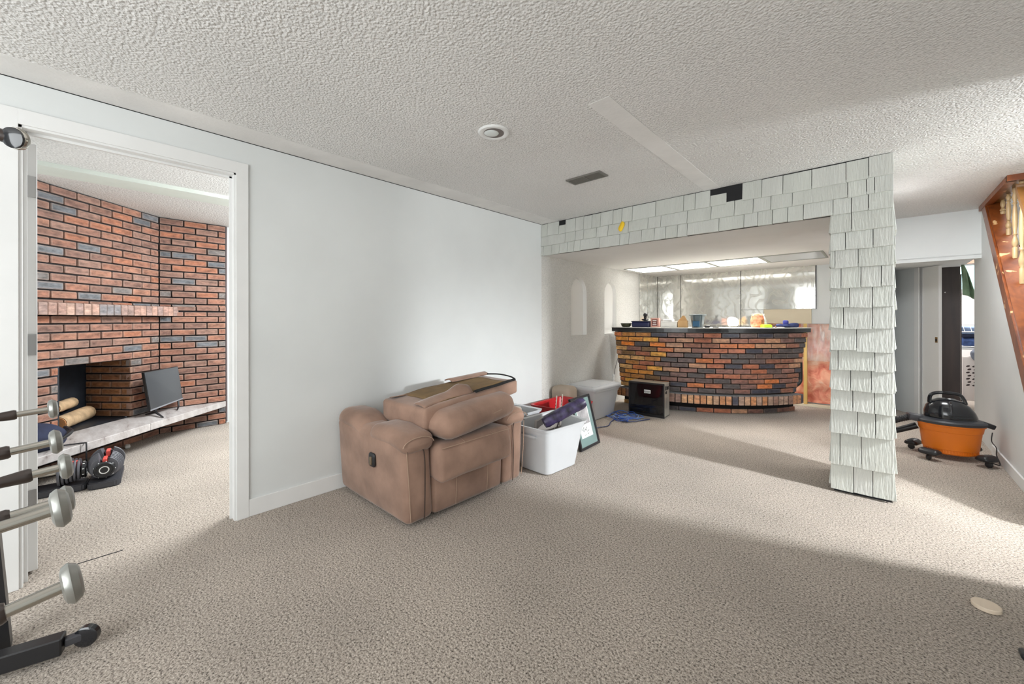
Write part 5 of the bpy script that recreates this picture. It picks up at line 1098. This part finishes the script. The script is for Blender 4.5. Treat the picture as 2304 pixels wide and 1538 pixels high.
bm = BM(); prism(bm, [(3.72, zl(3.72) + 0.98), (4.84, zl(4.84) + 0.98), (4.84, zl(4.84) + 1.04), (3.72, zl(3.72) + 1.04)], XR + 0.02, XR + 0.09, 'X'); obj('handrail', bm, OAK2, st)
for k in range(6):
    y = 3.80 + k * 0.205; z = 0.20 + k * 0.208
    if y > 7.2: break
    obj('tread', mk((XR + 0.10, y, z - 0.03), (1.745, y + 0.25, z)), OAK2, st)

# ------------------------------------------------------------------ laundry room seen through the pocket door
dr = thing('door_2', None, None, dp(0.65, 0, 0), kind='structure')
bm = BM(); dbox(bm, S0 - 0.06, S0, -0.012, 0.0, 0, 1.845); dbox(bm, S0 - 0.012, S0, 0.0, 0.03, 0, 1.845); obj('casing', bm, TRIM, dr)
bm = BM(); dbox(bm, 1.120, 1.190, -0.008, 0.11, 0, 1.845); obj('casing', bm, TRIM, dr)
bm = BM(); dbox(bm, S0 - 0.04, 0.655, 0.035, 0.068, 0.01, 1.835); lf = obj('sliding_leaf', bm, M('door_paint', (0.76, 0.755, 0.73), 0.45), dr)
bm = BM(); dbox(bm, 0.612, 0.640, 0.031, 0.036, 0.92, 0.985); ltc = obj('latch', bm, M('brass', (0.35, 0.20, 0.08), 0.35, metal=0.8), lf); ltc.matrix_parent_inverse = Matrix.Identity(4)
bm = BM(); dbox(bm, 0.618, 0.634, 0.0295, 0.032, 0.935, 0.965); obj('latch_cup', bm, BLACK, lf).matrix_parent_inverse = Matrix.Identity(4)
# tall dark cabinet just inside
az_ = math.radians(5.2); Rc = Matrix.Rotation(-az_, 3, 'Z')
t = thing('tall_cabinet', 'tall dark brown cabinet side filling the pocket doorway', 'cabinet', (0.62, 7.4, 0))
bm = BM(); box(bm, V((0.612, 7.27, 0.95)), (0.235, 0.02, 1.90), Rc); obj('side_panel', bm, DARKW, t)
bm = BM(); box(bm, V((0.735, 7.41, 0.95)), (0.018, 0.30, 1.90), Rc); obj('edge_board', bm, M('pale_edge', (0.72, 0.66, 0.62), 0.5), t)
bm = BM(); box(bm, V((0.752, 7.45, 0.90)), (0.016, 0.26, 1.70), Rc); obj('inner_panel', bm, DARKW, t)
bm = BM(); lathe(bm, [(0.006, 0), (0.006, 0.004), (0.001, 0.005)], 12, Matrix.Translation((0.605, 7.258, 1.53)) @ Matrix.Rotation(PI/2, 4, 'X')); obj('screw_cap', bm, PAPER, t)
def cloth(u, v):
    z = 1.855 - 0.37 * v - 0.04 * u * v; x = 0.715 + 0.02 * v + (0.028 + 0.075 * v ** 0.7) * u
    return (x, 7.05 + 0.02 * math.sin(u * 9 + v * 2) * (0.4 + v), z - 0.03 * u * u)
o = sheet('green_garment', cloth, 14, 16, M('green_cloth', (0.16, 0.24, 0.15), 0.85, var=0.25, vscale=10), 0.006); tag(o, 'green cloth garment hanging from the tall cabinet corner', 'garment')
t = thing('wire_shelf', 'white wire shelf on the far laundry wall', 'shelf', (0.9, 7.8, 1.08))
bm = BM()
for y, z in ((7.75, 1.128), (7.58, 1.038)): tube(bm, [(0.77, y, z), (1.6, y - 0.05, z)], 0.007, 6)
for k in range(12): tube(bm, [(0.80 + k * 0.06, 7.75, 1.128), (0.80 + k * 0.06, 7.58, 1.038)], 0.003, 5)
obj('wires', bm, TRIM, t, smooth=True)
DENIM = M('denim', (0.07, 0.12, 0.30), 0.85, var=0.35, vscale=25)
for z, m_, lab, sz in ((1.055, M('pale_denim', (0.22, 0.30, 0.46), 0.85, var=0.2, vscale=20), 'pale blue folded clothes on the wire shelf', 0.10), (0.90, DENIM, 'dark blue folded jeans under the wire shelf', 0.10), (0.98, NAVY, 'black folded clothes below the wire shelf', 0.05)):
    bm = BM(); rbox(bm, (1.0, 7.95, z), (0.40, 0.28, sz), 0.025, 4, 0.01, wob=0.012); tag(obj('folded_clothes', bm, m_, smooth=True, angle=70), lab, 'clothes', 'folded clothes in the laundry room')
o = obj('clothes_table', mk((0.78, 7.80, 0.80), (1.6, 8.3, 0.83), 0.004), TRIM); tag(o, 'white tabletop holding folded jeans in the laundry room', 'table')
o = obj('table_leg', mk((1.5, 8.2, 0), (1.55, 8.25, 0.80)), TRIM); o.parent = D.objects['clothes_table']
t = thing('laundry_hamper', 'pale plastic laundry hamper with oval holes seen through the doorway', 'hamper', (0.98, 7.75, 0))
bm = BM(); b2(bm, (0.79, 7.66, 0.16), (1.30, 7.78, 0.72), 0.02, 2); obj('basket', bm, M('hamper_plastic', (0.78, 0.70, 0.66), 0.45), t, smooth=True)
for r in range(7):
    for k in range(5):
        bm = BM(); lathe(bm, [(0.001, 0), (0.017, 0.0), (0.017, 0.003), (0.001, 0.003)], 14, Matrix.Translation((0.835 + k * 0.052 + (r % 2) * 0.012, 7.6595, 0.36 + r * 0.040)) @ Matrix.Rotation(PI/2, 4, 'X') @ Matrix.Rotation(0.4, 4, 'Z') @ Matrix.Diagonal((1.05, 0.6, 1, 1))); obj('hole', bm, M('hole_dark', (0.05, 0.03, 0.03), 0.8) if (r, k) == (0, 0) else D.materials['hole_dark'], t)
bm = BM(); rbox(bm, (1.02, 7.70, 0.74), (0.30, 0.20, 0.16), 0.06, 4, 0.01, wob=0.03); tag(obj('grey_jacket', bm, M('grey_cloth', (0.20, 0.22, 0.27), 0.85, var=0.3, vscale=12), smooth=True, angle=70), 'grey jacket heaped on the laundry hamper', 'jacket')
t = thing('window_1', None, None, (1.0, 9.3, 1.8), kind='structure')
bm = BM(); b2(bm, (0.80, 9.285, 1.66), (1.70, 9.295, 2.02)); obj('pane', bm, DAYGLASS, t)
bm = BM(); b2(bm, (0.74, 9.26, 1.60), (1.76, 9.30, 1.66)); b2(bm, (0.74, 9.26, 2.02), (1.76, 9.30, 2.08)); b2(bm, (0.74, 9.26, 1.66), (0.80, 9.30, 2.02)); b2(bm, (1.70, 9.26, 1.66), (1.76, 9.30, 2.02)); obj('window_frame', bm, TRIM, t)
bm = BM(); b2(bm, (0.70, 8.60, 1.99), (1.9, 8.64, 2.20)); o = obj('shelf_board', bm, M('brown_board', (0.20, 0.10, 0.06), 0.6, var=0.3, vscale=10)); tag(o, 'brown board across the top of the laundry doorway view', 'board')

# ------------------------------------------------------------------ small things on the carpet
bm = BM(); lathe(bm, [(0.040, 0.001), (0.043, 0.004), (0.043, 0.016), (0.041, 0.019), (0.001, 0.0195)], 40, Matrix.Translation((0.328, 2.555, 0)) @ Matrix.Rotation(math.radians(0), 4, 'Z')); tag(obj('wooden_disc', bm, wood_mat('pale_disc_wood', (0.66, 0.54, 0.42), (0.74, 0.62, 0.49), 30, (1, 0.15, 1), 0.55), smooth=True, angle=30), 'pale round wooden disc lying on the open carpet', 'disc')
bm = BM(); rbox(bm, (0.386, 2.275, 0.012), (0.035, 0.05, 0.022), 0.009, 3); tag(obj('rubber_foot', bm, BPLAST, smooth=True), 'small black rubber piece on the carpet at the picture edge', 'rubber piece')
